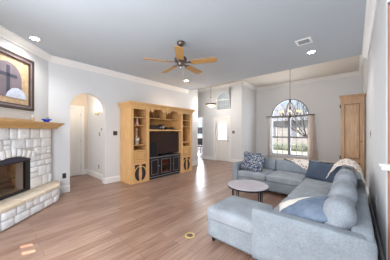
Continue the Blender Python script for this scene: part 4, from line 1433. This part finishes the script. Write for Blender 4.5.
curtain('window_curtain', 'narrow pale curtain hanging at the left side of the arched window', 'curtain_w', -3.14, -2.96, -3.18, -2.98, 0.03, 2.100, 4)
curtain('window_curtain', 'beige curtain flaring to the right side of the arched window', 'curtain', -1.46, -1.26, -1.52, -1.11, 0.03, 2.100, 6)

# ------------------------------------------------------------------ study chair behind the doorway
t = thing('red_chair', 'dark chair with red seat seen through the doorway beside the oak cabinet', 'chair', (-7.72, 9.2, 0), R_(20))
MB().rbox(-0.23, 0.23, -0.22, 0.22, 0.42, 0.50, 0.03, n=4).build('seat', 'red', t)
MB().rbox(-0.22, 0.22, 0.17, 0.22, 0.52, 0.98, 0.02, n=4).build('backrest', 'black', t)
for (x, y) in ((-0.2, -0.19), (0.2, -0.19), (-0.2, 0.19), (0.2, 0.19)):
    MB().box(x - 0.02, x + 0.02, y - 0.02, y + 0.02, 0, 0.55 if y > 0 else 0.42).build('leg', 'black', t)

# ------------------------------------------------------------------ outdoors beyond the dining window
MB().box(-40, 20, 9.2, 17.5, -0.3, -0.15).box(-40, 20, 21.5, 60, -0.3, -0.15).build('lawn', 'snow', kind='structure')
MB().box(-40, 20, 17.5, 21.5, -0.3, -0.16).build('street', 'asphalt', kind='structure')
hs = thing('neighbor_house', 'pale house with grey hipped roof across the street through the window', 'house', (-8.4, 27, -0.15))
MB().box(-4.5, 4.2, -2, 5, 0, 2.9).build('wall', 'siding', hs)
r_ = MB()
pts = [(-5.1, -2.6, 2.9), (4.8, -2.6, 2.9), (4.8, 5.6, 2.9), (-5.1, 5.6, 2.9), (-2.0, 1.5, 5.4), (1.7, 1.5, 5.4)]
V_ = [r_.b.verts.new(p) for p in pts]
for f in ((0, 1, 5, 4), (1, 2, 5), (2, 3, 4, 5), (3, 0, 4), (3, 2, 1, 0)):
    r_.b.faces.new([V_[i] for i in f])
r_.build('roof', 'roof', hs)
for x in (-2.6, 0.2, 2.7):
    w_ = MB().box(x - 0.55, x + 0.55, -2.04, -2.0, 0.8, 2.2).build('window', 'trim', hs)
    MB().box(x - 0.47, x + 0.47, -2.05, -2.04, 0.88, 2.12).build('pane', 'roof', w_)
hb = MB()
for i in range(26):
    hb.sph((-9.5 + i * 0.32 + random.uniform(-.1, .1), 16.6 + random.uniform(-.15, .15), 0.05 + random.uniform(-.05, .1)), random.uniform(0.28, 0.4), n=10)
tag(hb.build('low_hedge', 'bush'), 'low green hedge along the street seen through the arched window', 'hedge')
tr = thing('bare_tree', 'bare winter tree with forking branches outside the arched window', 'tree', (-1.75, 12.0, -0.15))
random.seed(5)
tk = MB()
br_ = MB()


def grow(mb, p, d, L, r, lev):
    q = [p]
    for k_ in range(4):
        d = (d + Vector((random.uniform(-.16, .16), random.uniform(-.16, .16), random.uniform(-.02, .12)))).normalized()
        q.append(q[-1] + d * L / 4)
    mb.tube(q, [r * (1 - 0.13 * k_) for k_ in range(5)], 6)
    if lev > 0:
        for k_ in range(3 if lev > 1 else 4):
            s_ = random.uniform(0.35, 1.0)
            base = q[min(4, max(1, int(s_ * 4)))]
            nd = (d + Vector((random.uniform(-.9, .75), random.uniform(-.5, .5), random.uniform(-.2, .5)))).normalized()
            grow(br_, base, nd, L * random.uniform(0.55, 0.8), r * 0.52, lev - 1)


grow(tk, Vector((0, 0, 0)), Vector((-0.25, 0, 1)), 1.3, 0.07, 0)
top = Vector((-0.30, 0, 1.2))
for d_ in ((-0.55, 0.1, 0.8), (0.3, 0.2, 1), (-0.15, -0.2, 1), (-0.9, 0.0, 0.55)):
    grow(br_, top, Vector(d_).normalized(), 1.25, 0.042, 3)
tk.build('trunk', 'bark', tr)
br_.build('branches', 'bark', tr)
